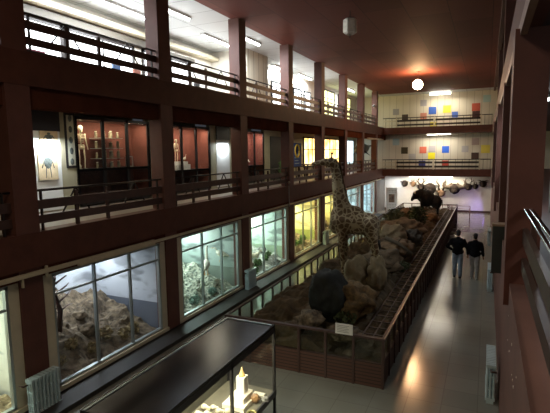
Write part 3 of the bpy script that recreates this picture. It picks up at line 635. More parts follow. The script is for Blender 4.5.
# ------------------------------------------------------------------ bison and antelope at the back
def big_bovid(px, py, Y, s):
    p = at('Y', Y, px, py); z = p.z
    e = empty('bison', (p.x, p.y, z)); e.scale = (.72, 1, 1.12); tag(e, 'big black mounted bison on the rise at the far end of the enclosure', 'bison')
    BF = mat('black_shaggy_fur', (.012, .01, .009), .95, bump=.8, scale=14, var=.4)
    b = MB().ell((-.2*s, 0, 1.05*s), (.72*s, .42*s, .5*s)).ell((.6*s, 0, .86*s), (.5*s, .36*s, .42*s)).ell((-.75*s, 0, 1.25*s), (.42*s, .36*s, .4*s))
    b.cap((-.9*s, 0, 1.3*s), (-1.25*s, -.1*s, 1.22*s), .3*s, .24*s).cap((-1.25*s, -.1*s, 1.22*s), (-1.5*s, -.16*s, 1.0*s), .2*s, .13*s)
    for x in (-.6, .75):
        for y in (-.22, .22): b.cap((x*s, y*s, .8*s), (x*s, y*s, .4*s), .18*s, .09*s).cap((x*s, y*s, .4*s), (x*s, y*s, .06*s), .08*s, .08*s)
    fuse(b, 'body', BF, .05, e, smooth=4, rough=.02, rs=8)
    for y in (-1, 1): MB().tube([(-1.22*s, y*.2*s-.1*s, 1.38*s), (-1.25*s, y*.42*s-.1*s, 1.45*s), (-1.28*s, y*.42*s-.1*s, 1.65*s)], [.06*s, .045*s, .01*s], 8).build('horn', BONE, e)
    MB().tube([(1.08*s, 0, 1.0*s), (1.16*s, 0, .5*s)], [.04*s, .02*s], 6).build('tail', BF, e)
    return e
big_bovid(429, 216.5, 27.5, .88)
p = at('Y', 29.6, 428, 212)
an = quadruped('gemsbok', (p.x, p.y, p.z+.05), 2.9, 1.05, mat('black_white_coat', (.7, .68, .6), .9, scale=2.2, col2=(.02, .018, .015)), 'black and white gemsbok mostly hidden behind the bison', 'antelope')
# small white sign on the front rail
s_ = MB().box((-2.62, 8.44, 1.02), (-2.27, 8.46, 1.23)).build('information_card', mat('card_white', (.75, .75, .72), .5)); tag(s_, 'small white information card on the front rail of the enclosure', 'sign')
t_ = MB()
for i in range(5): t_.box((-2.58, 8.434, 1.19-i*.032), (-2.34-.03*(i % 2), 8.438, 1.197-i*.032))
t_.build('text_lines', GREYP, s_)
MB().box((-2.47, 8.46, .98), (-2.43, 8.49, 1.1)).build('clip', DARKM, s_)

# ------------------------------------------------------------------ glass case at the front
CX0, CX1, CY0, CY1, CZ = -4.03, -3.09, 3.45, 6.62, 1.78
e = empty('display_case', ((CX0+CX1)/2, (CY0+CY1)/2, 0)); tag(e, 'black topped glass display case lit inside, standing before the enclosure', 'display case')
cxm, cym = (CX0+CX1)/2, (CY0+CY1)/2
def cb(name, a, b_, m): return MB().box((a[0]-cxm, a[1]-cym, a[2]), (b_[0]-cxm, b_[1]-cym, b_[2])).build(name, m, e)
TOPM = mat('satin_black_top', (.013, .011, .01), .22, var=.15, scale=3, spec=.3)
cb('case_top', (CX0, CY0, CZ-.05), (CX1, CY1, CZ), TOPM)
cb('top_edge', (CX0+.05, CY0, CZ), (CX0+.075, CY1-.06, CZ+.012), ALU); cb('top_edge', (CX0+.05, CY1-.08, CZ), (CX1-.03, CY1-.055, CZ+.012), ALU)
cb('frame', (CX1-.03, CY0, CZ-.14), (CX1, CY1, CZ-.05), BLACKP); cb('frame', (CX0, CY0, CZ-.14), (CX0+.03, CY1, CZ-.05), BLACKP); cb('frame', (CX0, CY1-.03, CZ-.14), (CX1, CY1, CZ-.05), BLACKP)
for x in (CX0, CX1-.04):
    for y in ((CY0, CY1-.04) if x == CX0 else (CY0, at('X', CX1, 233, 390).y-.02, CY1-.04)): cb('upright', (x, y, .56 if y not in (CY0, CY1-.04) else 0), (x+.04, y+.04, CZ-.05), BLACKP)
cb('case_floor', (CX0, CY0, .56), (CX1, CY1, .62), mat('case_linen', (.13, .12, .085), .7, var=.1)); cb('frame', (CX1-.02, CY0, .54), (CX1+.01, CY1, .64), BLACKP)
for nm, a, b_ in (('glass', (CX1-.012, CY0+.04, .64), (CX1-.006, CY1-.04, CZ-.14)), ('glass', (CX0+.03, CY1-.012, .64), (CX1-.04, CY1-.006, CZ-.14))): cb(nm, a, b_, GLASS)
cb('back_panel', (CX0+.004, CY0+.04, .62), (CX0+.02, CY1-.04, CZ-.1), mat('case_back_olive', (.05, .048, .035), .5, var=.2, scale=6))
cb('light_strip', (CX0+.05, CY0+.2, CZ-.09), (CX0+.09, CY1-.25, CZ-.055), lit('case_strip', (1, .95, .75), 1.5))
area('case_light', (CX1-.5, 5.2, CZ-.08), .2, 2.4, 30, (1, .95, .72))
area('case_spot', (CX1-.35, 4.95, CZ-.08), .1, .5, 6, (1, .93, .7))
# temple-like white model
p = at('Z', .62, 243, 412); tx, ty = -3.5, 5.35
p = at('X', -3.45, 242, 377); ty = p.y
MW = mat('model_plaster', (.8, .76, .62), .6, var=.05)
t = empty('tower_model', (-3.45, ty, .62)); tag(t, 'bright white stepped model tower with a pointed yellowish top inside the glass case', 'model')
zt = p.z-.62
MB().box((-.2, -.3, 0), (.18, .16, .07)).box((-.13, -.2, .07), (.13, .12, .16)).build('steps', MW, t)
MB().box((-.07, -.07, .16), (.07, .07, zt+.02)).build('tower', MW, t)
MB().lathe([(.06, 0), (.045, .03), (.03, .07), (.015, .11), (.003, .15)], (0, 0, zt+.02), 6).build('spire', mat('amber_crystal', (.75, .5, .2), .3), t)
SK = None
gp = 'pale specimens in rows inside the glass case'
def skull():
    e = empty('small_skull'); 
    fuse(MB().ell((0, 0, .035), (.03, .036, .03)).cap((0, .025, .025), (0, .06, .018), .02, .012), 'cranium', BONE, .008, e, smooth=2)
    MB().box((-.014, .02, 0), (.014, .062, .01)).build('jaw', BONE, e); return e
sk = skull(); ii = 0
for row in range(6):
    for c in range(11):
        x = -3.88+row*.13; y = 3.75+c*.19+(row % 2)*.05
        if abs(x+3.45) < .29 and -.4 < y-ty < 1.2: continue
        o = sk if ii == 0 else copy_tree(sk); ii += 1
        o.location = (x, y, .62); o.rotation_euler = (0, 0, -1.2+rnd.random()*.5); s = rnd.uniform(1.2, 1.7); o.scale = (s, s, s)
        tag(o, 'small pale animal skull laid out in rows beside the white tower model', 'skull', gp)
p = at('Z', .68, 255, 399); o = rock((p.x, p.y, .69), (.07, .07, .07), mat('amber_mineral', (.3, .17, .07), .4, var=.5, scale=20), 4, 'mineral', .1); tag(o, 'round amber brown mineral at the end of the glass case', 'mineral')
p = at('Z', .64, 264, 402); o = rock((p.x, p.y+.05, .66), (.06, .05, .045), mat('grey_mineral', (.3, .3, .27), .4, var=.4, scale=20), 6, 'mineral', .15); tag(o, 'small grey mineral beside the case corner post', 'mineral')
p = at('Z', .66, 259, 393); o = MB().box((p.x-.1, p.y-.05, .62), (p.x+.1, p.y+.05, .65)).build('specimen_card', MW); tag(o, 'blank white specimen card behind the amber mineral', 'card')
p = at('Z', .62, 246, 413); o = MB().tube([(p.x+.1+.07*math.cos(a/8*PI), p.y+.07*math.sin(a/8*PI), .635) for a in range(17)], .015, 8).build('coiled_specimen', mat('olive_brass', (.4, .36, .12), .3, .6)); tag(o, 'coiled olive ring specimen in front of the amber mineral', 'specimen')

# ------------------------------------------------------------------ lamps
gl = empty('globe_lamp', (-3.55, 26.2, 8.8)); tag(gl, 'glowing round globe lamp hanging from the dark red ceiling', 'lamp')
MB().ell((0, 0, -.68), (.26, .26, .26), sub=3).build('globe', mat('lit_opal_globe', (1, .8, .55), .4, emit=(1, .58, .28), es=70), gl)
MB().tube([(0, 0, 0), (0, 0, -.44)], .015, 8).build('stem', DARKM, gl); MB().lathe([(.08, 0), (.06, -.05)], (0, 0, 0), 16).build('ceiling_rose', DARKM, gl)
gl2 = empty('globe_lamp', (-4.0, 14.0, 8.8)); p = at('Y', 14.0, 350, 27); gl2.location = (p.x, 14.0, 8.8); zc = p.z-8.8
tag(gl2, 'unlit faceted glass globe lamp hanging from the dark red ceiling', 'lamp')
OP = mat('dull_opal_glass', (.85, .8, .68), .35, var=.15, scale=8)
for k in range(6):
    a = 2*PI*k/6; c_, s__ = math.cos(a), math.sin(a)
    m_ = MB(); v = []
    for (rr, zz) in ((.12, .25), (.21, .2), (.21, -.16), (.12, -.22)):
        for da in (-.44, .44): v.append(m_.bm.verts.new((rr*math.cos(a+da), rr*math.sin(a+da), zc+zz)))
    for j in range(3): m_.bm.faces.new((v[2*j], v[2*j+1], v[2*j+3], v[2*j+2]))
    o = m_.build('glass_plate', OP, gl2); sm = o.modifiers.new('t', 'SOLIDIFY'); sm.thickness = .02
MB().tube([(0, 0, 0), (0, 0, zc+.26)], .014, 8).build('stem', DARKM, gl2); MB().lathe([(.14, .26), (.14, .22)], (0, 0, zc), 12).build('cap', WOODD, gl2)
MB().tube([(0, 0, zc-.2), (0, 0, zc-.32)], .012, 6).build('pull_chain', DARKM, gl2)
TB = lit('lit_tube', (.93, .98, 1), 9)
for i, (y, x, ln) in enumerate(UPPER_TUBES):
    e = empty('tube_lamp', (x, y, 8.797)); tag(e, 'bright fluorescent tube on the white top gallery ceiling, %s from the camera' % ordn[i], 'lamp', 'fluorescent tubes on the top gallery ceiling')
    MB().box((-.09, -ln/2, -.06), (.09, ln/2, 0)).build('housing', WHITEP, e); MB().tube([(0, -ln/2+.04, -.09), (0, ln/2-.04, -.09)], .035, 8).build('tube', TB, e)
for z, x0, x1, lb, y in ((8.8, -4.0, -2.5, 'bright lamp above the top far balcony', 35.6), (5.82, -4.1, -2.4, 'bright lamp under the top far balcony', 35.5), (2.72, -5.3, -2.2, 'long warm lamp above the animal heads', 35.7)):
    e = empty('ceiling_lamp', ((x0+x1)/2, y, z)); tag(e, lb, 'lamp'); L = (x1-x0)/2
    MB().box((-L, -.08, -.06), (L, .08, 0)).build('housing', WHITEP, e); MB().box((-L+.05, -.06, -.1-(.12 if z > 8 else 0)), (L-.05, .06, -.06)).build('diffuser', mat('lit_diffuser', (1, .95, .85), .5, emit=(1, .93, .8), es=7), e)
for i, y in enumerate(MIDL):
    e = empty('ceiling_lamp', (-8.3, y, 5.78)); tag(e, 'added housing for the middle gallery fill light, %s from the camera' % ordn[i], 'lamp', 'added fill housings of the middle gallery')  # housing made up to carry the added fill light
    MB().box((-.14, -.6, -.05), (.14, .6, 0)).build('housing', WHITEP, e)
# little camera on the column
p = at('Y', 32.8, 374, 106); e = empty('security_camera', p); tag(e, 'white security camera on a far column of the top balcony', 'camera')
MB().cap((0, 0, 0), (.05, -.35, -.03), .09, .07).build('housing', WHITEP, e); MB().tube([(0, 0, 0), (-.0, .2, .0)], .02, 6).build('bracket', DARKM, e); MB().ell((.05, -.42, -.035), (.05, .02, .05)).build('lens', BLACKP, e)
p = at('X', -7.15, 289, 183); e = empty('rod_lamp', (p.x, p.y, p.z)); tag(e, 'slim rod with a small pale lamp fixed to the middle balcony beam', 'lamp')
MB().tube([(0, 0, 0), (0, 0, -.95)], .012, 6).build('rod', ALU, e); MB().ell((0, 0, .03), (.05, .05, .05)).build('head', CREAMT, e)

# ------------------------------------------------------------------ coloured squares on the far wall
SQ = [(396,112,5.5,(.3,.28,.27),'grey','top'),(405,117.5,5.5,(.05,.03,.02),'dark brown','top'),(423.5,103,5.5,(.33,.31,.31),'light grey','top'),(423.5,116,5.5,(.5,.2,.13),'rust','top'),(432.5,110.5,6.5,(.03,.1,.4),'blue','top'),(447,109,6.5,(.75,.6,.05),'yellow','top'),(455,114.5,5,(.06,.12,.4),'deep blue','top'),(476,107,6.5,(.5,.09,.05),'red','top'),(476,114.5,6,(.05,.015,.015),'maroon','top'),(487,98.5,6,(.35,.5,.46),'pale teal','top'),
(404.5,150.5,6,(.04,.03,.01),'dark olive','middle'),(423,150,6,(.6,.14,.08),'red','middle'),(432,149,6,(.4,.37,.36),'grey','middle'),(431.5,156,6,(.8,.7,.02),'bright yellow','middle'),(422,164,6,(.04,.05,.2),'navy','middle'),(445.5,149.5,6,(.02,.1,.5),'blue','middle'),(465,149,5.5,(.4,.38,.36),'faint grey','middle'),(475.5,141.5,6,(.36,.28,.25),'pinkish grey','middle'),(485.5,149,7,(.7,.58,.08),'mustard','middle'),(475,156,6,(.06,.03,.02),'brown','middle'),(445.5,163.5,5.5,(.45,.06,.04),'dark red','middle'),(396,142,6,(.35,.48,.5),'pale teal','middle'),(412,157,6,(.42,.4,.37),'dim grey','middle'),(433,125,5.5,(.65,.55,.1),'ochre','top')]
for i, (x, y, wd, c, nm, lv) in enumerate(SQ):
    p = at('Y', YF-.01, x, y); h = wd/2/12.0*1.0
    o = MB().box((-h, -.02, -h), (h, .005, h)).build('wall_panel', mat('panel_%d' % i, c, .5), None, (p.x, YF-.006, p.z)); tag(o, '%s square panel on the far wall of the %s balcony' % (nm, lv), 'panel')

# ------------------------------------------------------------------ trophies on the far wall
HB = mat('dark_hide', (.018, .013, .011), .95, bump=.4, scale=20, spec=.2); HT = mat('tan_hide', (.11, .065, .035), .9, bump=.4, scale=20); HORN = mat('horn', (.06, .045, .03), .5)
def trophy(px, py, s, hide, horns, label, ears=True, hf=1.0):
    p = at('Y', YF-.35, px, py); e = empty('trophy_head', (p.x, YF, p.z)); tag(e, label, 'animal head', 'animal heads on the far wall')
    b = MB().cap((0, -.02, .02*s), (0, -.22*s, .06*s), .26*s, .22*s).cap((0, -.22*s, .06*s), (0, -.42*s, -.1*s), .19*s, .11*s)
    if ears:
        for q in (-1, 1): b.cap((q*.14*s, -.2*s, .16*s), (q*.34*s, -.22*s, .17*s), .05*s, .025*s)
    fuse(b, 'head', hide, .03, e, smooth=2)
    for q in (-1, 1): MB().ell((q*.13*s, -.36*s, .06*s), (.025, .02, .025)).build('eye', BLACKP, e)
    for h in horns:
        for q in (-1, 1):
            m_ = MB()
            for seg, rad in h: m_.tube([(q*a*s*hf, -.18*s+c*s, z*s*(hf+1)/2) for a, c, z in seg], [r*s*1.7 for r in rad], 6)
            m_.build('horn', HORN, e)
    lathe = MB().tube([(0, .0, .02*s), (0, -.03, .02*s)], .24*s, 14); lathe.build('mount', WOODD, e); return e
short = [[([(.07,0,.2),(.1,0,.36),(.08,.02,.46)], [.03,.02,.006])]]
spir = [[([(.07,0,.2),(.18,0,.38),(.12,-.03,.58),(.3,0,.8),(.26,0,1.0)], [.045,.04,.035,.025,.008])]]
antl = [[([(.07,0,.2),(.2,0,.4),(.18,0,.68)], [.03,.025,.008]), ([(.2,0,.4),(.36,0,.52)], [.02,.006]), ([(.19,0,.54),(.06,-.03,.66)], [.018,.006])]]
buf = [[([(.08,0,.24),(.34,0,.12),(.62,0,.14),(.72,0,.36),(.62,0,.46)], [.09,.08,.06,.035,.01])]]
trophy(404, 184, 1.0, HB, [], 'small round dark head on the far wall, alone at the end next to the banner', True)
trophy(412.5, 184.5, .85, HT, short, 'brown head with short straight horns, second from the banner end')
trophy(420.5, 187.5, 1.05, HB, antl, 'dark stag head with branching antlers on the far wall')
trophy(429.5, 189.5, 1.75, HB, [], 'biggest dark hornless head with sticking-out ears, above the bison')
trophy(440.7, 194, 1.1, HT, spir, 'tan kudu head with long spiral horns between the two biggest heads')
trophy(454.3, 189.5, 1.55, HB, buf, 'black buffalo head with thick upturned horns', hf=.68)
trophy(468.2, 187.5, 1.05, HB, antl, 'dark stag head with antlers beyond the buffalo head')
trophy(475.3, 187, .8, HB, short, 'narrow dark head with short horns between a stag head and the last head')
trophy(483, 184.5, 1.0, HB, [[([(.07,0,.2),(.26,0,.3),(.4,0,.3)], [.03,.02,.006])]], 'dark head with flat spreading antlers, closest to the aisle wall')
# banner, barrier
p = at('Y', 34, 391.5, 212); e = empty('roll_up_banner', (p.x, 34, 0)); tag(e, 'white roll-up banner with a framed brown portrait by the far wall', 'banner')
MB().box((-.4, -.01, .06), (.4, .01, 1.92)).build('sheet', mat('banner_white', (.8, .78, .75), .5), e); MB().box((-.42, -.08, 0), (.42, .08, .06)).build('base', ALU, e)
MB().box((-.2, -.02, .85), (.2, -.012, 1.45)).build('picture', mat('portrait_brown', (.35, .22, .14), .6, scale=6, col2=(.07, .04, .03)), e)
d = MB()
for i in range(6):
    for z in (1.7, 1.58, .68, .56, .44): d.box((-.3+i*.11, -.018, z), (-.26+i*.11, -.011, z+.04))
d.build('printed_marks', GREYP, e)
e = empty('barrier', (-1.9, 33.6, 0)); tag(e, 'low thin barrier frame standing behind the far end of the enclosure', 'barrier')
PK = mat('pinkish_metal', (.2, .1, .08), .4, .3)
MB().tube([(-1.0, 0, .8), (.95, 0, .8)], .02, 6).build('rail', PK, e); MB().tube([(-1.0, 0, .6), (.95, 0, .6)], .015, 6).build('rail', PK, e)
for x in (-1, -.2, .95): MB().tube([(x, 0, 0), (x, 0, .8)], .03, 6).build('post', PK, e)

# ------------------------------------------------------------------ middle gallery: cases along the wall
CR = mat('case_red_cloth', (.2, .065, .045), .85, var=.12); 
def gcase(y0, y1, z0, zsh, z1, bays, label, light, lcol=(1, .85, .6), depth=.7, inner=CR, lower=True):
    e = empty('display_cabinet', (XG-.7, (y0+y1)/2, z0)); oy = (y0+y1)/2; y0 += .01; y1 -= .01; tag(e, label, 'display case')
    B = lambda nm, a, b_, m: MB().box((a[0], a[1]-oy, a[2]-z0), (b_[0], b_[1]-oy, b_[2]-z0)).build(nm, m, e)
    B('back', (.0, y0, z0), (.03, y1, z1), inner); B('side', (0, y0, z0), (depth, y0+.04, z1), BLACKP); B('side', (0, y1-.04, z0), (depth, y1, z1), inner)
    B('top', (0, y0, z1-.08), (depth, y1, z1), BLACKP); B('shelf', (0, y0, zsh-.03), (depth, y1, zsh+.02), BLACKP); B('case_floor', (0, y0, z0), (depth, y1, z0+.08), BLACKP)
    for k in range(bays+1):
        y = y0+(y1-y0)*k/bays; B('upright', (depth-.05, y-.05, z0), (depth, y+.05, z1), BLACKP)
    B('lower_back', (.031, y0+.04, z0+.08), (.05, y1-.04, zsh-.03), WOODD)
    B('transom', (depth-.05, y0, zsh-.04), (depth, y1, zsh+.03), BLACKP)
    B('glass', (depth-.03, y0, z0+.08), (depth-.025, y1, z1-.08), GLASS)
    for k in range(bays):
        c = (y0+y1)/2-oy+((k+.5)/bays-.5)*(y1-y0)
        area('case_lamp', (XG-.15, c+oy, z1-.1), .1, .5*(y1-y0)/bays, light/bays, lcol, (0, math.radians(10), 0))
    return e
a, c = CASES[0]
gcase(a, c, 3.25, 4.2, 5.62, 3, 'wide three-bay display case with red lining, holding a skeleton and jars', 11)
ew = (c-a)/3
def skeleton(loc, s, label, rz=0):
    e = empty('skeleton', loc, rz); tag(e, label, 'skeleton')
    fuse(MB().ell((0, 0, 1.22*s), (.07*s, .085*s, .09*s)).cap((0.03*s, 0, 1.16*s), (.05*s, 0, 1.12*s), .04*s, .03*s), 'skull', BONE, .012, e, smooth=2)
    b = MB().tube([(0, 0, 1.12*s), (-.01, 0, .85*s), (0, 0, .62*s)], .02*s, 6); b.build('spine', BONE, e)
    for k in range(6):
        r = (.1+.02*math.sin(k))*s; MB().tube([(r*.8*math.cos(t/8*2*PI), r*1.1*math.sin(t/8*2*PI), 1.03*s-k*.045*s) for t in range(9)], .01*s, 5).build('rib', BONE, e)
    fuse(MB().ell((0, 0, .64*s), (.06*s, .13*s, .06*s)).ell((0, .07*s, .67*s), (.04*s, .06*s, .08*s)).ell((0, -.07*s, .67*s), (.04*s, .06*s, .08*s)), 'pelvis', BONE, .015, e, smooth=1)
    for q in (-1, 1):
        MB().tube([(0, q*.16*s, 1.05*s), (0, q*.2*s, .8*s), (.06*s, q*.2*s, .58*s)], [.018*s, .014*s, .016*s], 6).build('arm', BONE, e)
        MB().tube([(0, q*.09*s, .62*s), (.02*s, q*.1*s, .32*s), (0, q*.1*s, .02*s), (.1*s, q*.1*s, .01*s)], [.022*s, .018*s, .014*s, .01*s], 6).build('leg', BONE, e)
    return e
skeleton((XG-.35, a+ew*.5, 4.22), .92, 'yellowish skeleton standing in the first bay of the red case')
p0 = MB().ell((0, 0, .07), (.1, .12, .09), sub=3).build('skull', BONE, None, (XG-.25, a+ew*.22, 4.22)); tag(p0, 'pale rounded skull at the feet of the yellowish skeleton', 'skull')
JG = mat('jar_liquid', (.35, .3, .2), .2, spec=.8, var=.4, scale=9)
jr = None; n = 0
for sh in range(4):
    zz = 4.22+sh*.29
    if sh: 
        o = MB().box((XG-.62, a+ew*1.08, zz-.02), (XG-.12, a+ew*1.92, zz-.005)).build('glass_shelf', mat('shelf_glass', (.4, .45, .42), .1, spec=.8)); tag(o, 'narrow glass shelf %s from the bottom holding jars in the red case' % ordn[sh-1], 'shelf')
    for k in range(6):
        x = XG-(.25 if k % 2 else .42); y = a+ew*(1.14+.14*k)
        if jr is None:
            jr = empty('specimen_jar'); MB().lathe([(.04, 0), (.045, .02), (.045, .13), (.03, .16), (.03, .17)], (0, 0, 0), 12).build('jar', JG, jr); MB().lathe([(.034, .17), (.034, .19)], (0, 0, 0), 12).build('lid', BONE, jr); o = jr
        else: o = copy_tree(jr)
        o.location = (x, y, zz); s = rnd.uniform(.8, 1.15); o.scale = (s, s, s)
        tag(o, 'specimen jar among the rows of jars in the middle bay of the red case', 'jar', 'jars in the middle bay of the red case')
o = MB().box((0, 0, 0), (.03, .3, .03)).box((0, 0, .3), (.03, .3, .33)).box((0, 0, 0), (.03, .03, .33)).box((0, .27, 0), (.03, .3, .33)).build('metal_stand', ALU, None, (XG-.3, a+ew*2.2, 4.22)); tag(o, 'small metal stand in the last bay of the red case', 'stand')
# niche with two pictures and a black blind
def niche(x0, x1, zt, label, lamp, es):
    y0, y1 = wy(XG, x0, 150), wy(XG, x1, 150)
    e = empty('lit_niche', (XG, (y0+y1)/2, 3.25)); tag(e, label, 'alcove'); L = (y1-y0)/2
    MB().box((0, -L, 0), (.02, L, 2.2)).build('back_panel', mat('alcove_white', (.75, .77, .75), .5), e)
    MB().box((0, -L, at('X', XG, (x0+x1)/2, zt).z-3.25), (.05, L, 5.74-3.25)).build('blind', BLACKP, e)
    area('niche_light', (XG+.22, (y0+y1)/2, 4.9), .15, L*1.4, lamp*.7, COOL, (0, math.radians(35), 0))
    return e, y0, y1
e, y0, y1 = niche(29, 60, 131, 'bright white alcove with a black blind, beside the red case', 20, 1)
def picture(px0, py0, px1, py1, x, label, paper, ink, name='framed_picture', frame=None):
    A, B_ = at('X', x, px0, (py0+py1)/2), at('X', x, px1, (py0+py1)/2); zt, zb = at('X', x, (px0+px1)/2, py0).z, at('X', x, (px0+px1)/2, py1).z
    e = empty(name, (x, (A.y+B_.y)/2, (zt+zb)/2)); tag(e, label, 'picture'); L, h = (B_.y-A.y)/2, (zt-zb)/2
    if frame: MB().box((0, -L, -h), (.02, L, h)).build('frame', frame, e); L -= .03; h -= .03
    MB().box((.005, -L, -h), (.025, L, h)).build('sheet', paper, e)
    f = MB(); f.ell((.026, 0, h*.62), (.006, L*.2, h*.16)); f.ell((.026, 0, h*.1), (.006, L*.42, h*.4)); f.cap((.026, -L*.2, -h*.2), (.026, -L*.28, -h*.85), .012, .008).cap((.026, L*.2, -h*.2), (.026, L*.28, -h*.85), .012, .008)
    for q in (-1, 1): f.tube([(.026, q*L*.35, h*.35), (.026, q*L*.62, -h*.25)], .012, 5)
    f.build('drawn_figure', ink, e); return e
PAP = mat('chart_paper', (.6, .48, .3), .7, var=.15, scale=6); INK = mat('chart_ink', (.12, .14, .13), .7, var=.5, scale=14)
picture(37.5, 148, 57, 180, XG+.03, 'chart with a standing figure drawn on ochre paper, lower of two in the white alcove', PAP, INK)
picture(39, 131, 57, 144, XG+.03, 'partly covered chart with a drawn figure, upper of two in the white alcove', PAP, INK)
e = MB(); P0 = at('X', XG, 70, 140); h0, h1 = at('X', XG, 70, 168).z, at('X', XG, 70, 113).z
e = empty('hanging_scroll', (XG, P0.y, h0)); tag(e, 'tall narrow framed picture strip between the white alcove and the red case', 'picture')
MB().box((0, -.16, 0), (.03, .16, h1-h0)).build('frame', BLACKP, e); MB().box((.01, -.11, .06), (.035, .11, h1-h0-.06)).build('sheet', mat('grey_green_paper', (.5, .5, .38), .7), e)
for k in range(5): MB().ell((.036, 0, .16+k*(h1-h0-.3)/4), (.008, .06, .09)).build('drawn_motif', INK, e)
# second case with small skeleton on white plinth
a, c = CASES[1]
gcase(a, c, 3.25, 4.0, 5.6, 3, 'red lined display case with a small monkey skeleton on a white plinth', 14, (1, .8, .6))
pz = MB().box((-.22, -.42, 0), (.22, .42, .2)).box((-.2, -.3, .2), (.2, .3, .3)).build('plinth', MATS['alcove_white'], None, (XG-.35, a+(c-a)*.42, 4.02)); tag(pz, 'stepped white plinth under the small skeleton', 'plinth')
skeleton((XG-.35, a+(c-a)*.38, 4.32), .62, 'small dark boned monkey skeleton on the white plinth')
o = bird((XG-.35, a+(c-a)*.56, 4.32), .35, FEATH, 'tiny white bird beside the small skeleton on the plinth')
niche(216, 229, 140, 'pale alcove with a black blind between two red lined cases', 9, 1)
a, c = CASES[2]
gcase(a, c, 3.25, 4.0, 5.6, 2, 'narrow red lined display case with a white bird, past the pale alcove', 12, (1, .8, .7))
bird((XG-.38, a+(c-a)*.4, 4.02), .8, FEATH, 'white bird standing in the narrow red case', 1.2)
e = MB(); y0, y1 = wy(XG, 270, 150), wy(XG, 283, 150)
sbox('door_1', (XG, y0, 3.25), (XG+.03, y1, 5.4), mat('dark_doorway', (.03, .035, .035), .5))
for k in range(3): yy = y0+(y1-y0)*(k+.5)/3; bush((XG+.5, yy, 3.75), (.2, .25, .45), LG, .1, 60+k, 'leafy plant before the dark doorway of the middle gallery, %s' % ('at its near jamb', 'in its middle', 'at its far jamb')[k], 150, 'plant', 'plants by the dark doorway', 'leafy_plant')
p0, p1 = at('X', -8.6, 292, 143), at('X', -8.6, 301, 167)
e = empty('hanging_banner', (-8.6, (p0.y+p1.y)/2, p1.z)); tag(e, 'blue banner with a yellow ring emblem in the middle gallery', 'banner'); L = (p1.y-p0.y)/2; hh_ = p0.z-p1.z
MB().box((0, -L, 0), (.02, L, hh_)).build('cloth', mat('banner_blue', (.03, .1, .42), .6, emit=(.03, .1, .42), es=0), e)
MB().tube([(.03, .28*math.cos(t/12*2*PI), hh_*.68+.3*math.sin(t/12*2*PI)) for t in range(13)], .05, 6).build('ring_emblem', mat('emblem_yellow', (.8, .6, .1), .5), e)
for k in range(4): MB().box((.02, -.3, .18+k*.14), (.025, .3-.12*(k % 2), .22+k*.14)).build('printed_line', mat('banner_pale', (.4, .6, .7), .5), e)
MB().box((-.05, -.03, -p1.z+3.21), (-.02, .03, hh_)).build('pole', DARKM, e)
for i, (px, py) in enumerate(((306, 166), (328, 166))):
    p = at('X', -8.9, px, py); e = empty('gallery_table', (p.x, p.y, 3.21)); tag(e, 'small dark table before the %s yellow window of the middle gallery' % ordn[i], 'table')
    MB().box((-.3, -.5, .7), (.3, .5, .75)).build('table_top', WOODD, e)
    for x in (-.26, .26):
        for y in (-.45, .45): MB().box((x-.03, y-.03, 0), (x+.03, y+.03, .7)).build('leg', WOODD, e)
# whale model hanging in the middle gallery
p = at('X', -8.4, 362, 150); e = empty('whale_model', p, .0); tag(e, 'dark grey whale model hanging in the middle gallery near the far corner', 'model')
WG = mat('whale_grey', (.03, .04, .045), .4)
b = MB().ell((0, 0, .1), (.4, 1.5, .42)).cap((0, 1.0, .1), (0, 2.3, .3), .3, .06).ell((0, -1.0, .0), (.3, .6, .35))
b.cap((0, 2.2, .3), (.45, 2.6, .35), .07, .03).cap((0, 2.2, .3), (-.45, 2.6, .35), .07, .03).cap((.3, -.5, -.1), (.7, -.1, -.45), .08, .03).cap((-.3, -.5, -.1), (-.7, -.1, -.45), .08, .03)
fuse(b, 'body', WG, .05, e, smooth=4)
for y in (-.8, 1.0): MB().tube([(0, y, .3), (0, y, 5.765-p.z)], .01, 5).build('wire', ALU, e)

# ------------------------------------------------------------------ top gallery bits seen through the rail
p = at('X', -9.6, 25, 40); e = MB().box((-.04, -.45, 0), (.04, .45, .75)).build('notice_board', mat('plum_board', (.3, .08, .12), .6), None, (-9.8, p.y+.2, 6.33)); tag(e, 'plum coloured board behind the top balcony rail by the first column', 'board')
for i, (px, col, nm) in enumerate(((116, (.05, .12, .28), 'blue'), (136, (.25, .08, .05), 'dull red'), (196, (.02, .02, .02), 'black'), (231, (.35, .16, .1), 'brown'))):
    p = at('X', -9.4, px, 60); e = empty('exhibit_stand', (-9.4, p.y, 6.33)); tag(e, '%s exhibit panel on a stand in the top gallery' % nm, 'stand')
    MB().box((-.03, -.14, .35), (.03, .14, .8)).build('panel', mat('stand_%s' % nm, col, .6), e); MB().box((-.03, -.03, .02), (.03, .03, .35)).build('pole', DARKM, e); MB().box((-.15, -.15, 0), (.15, .15, .02)).build('foot', DARKM, e)

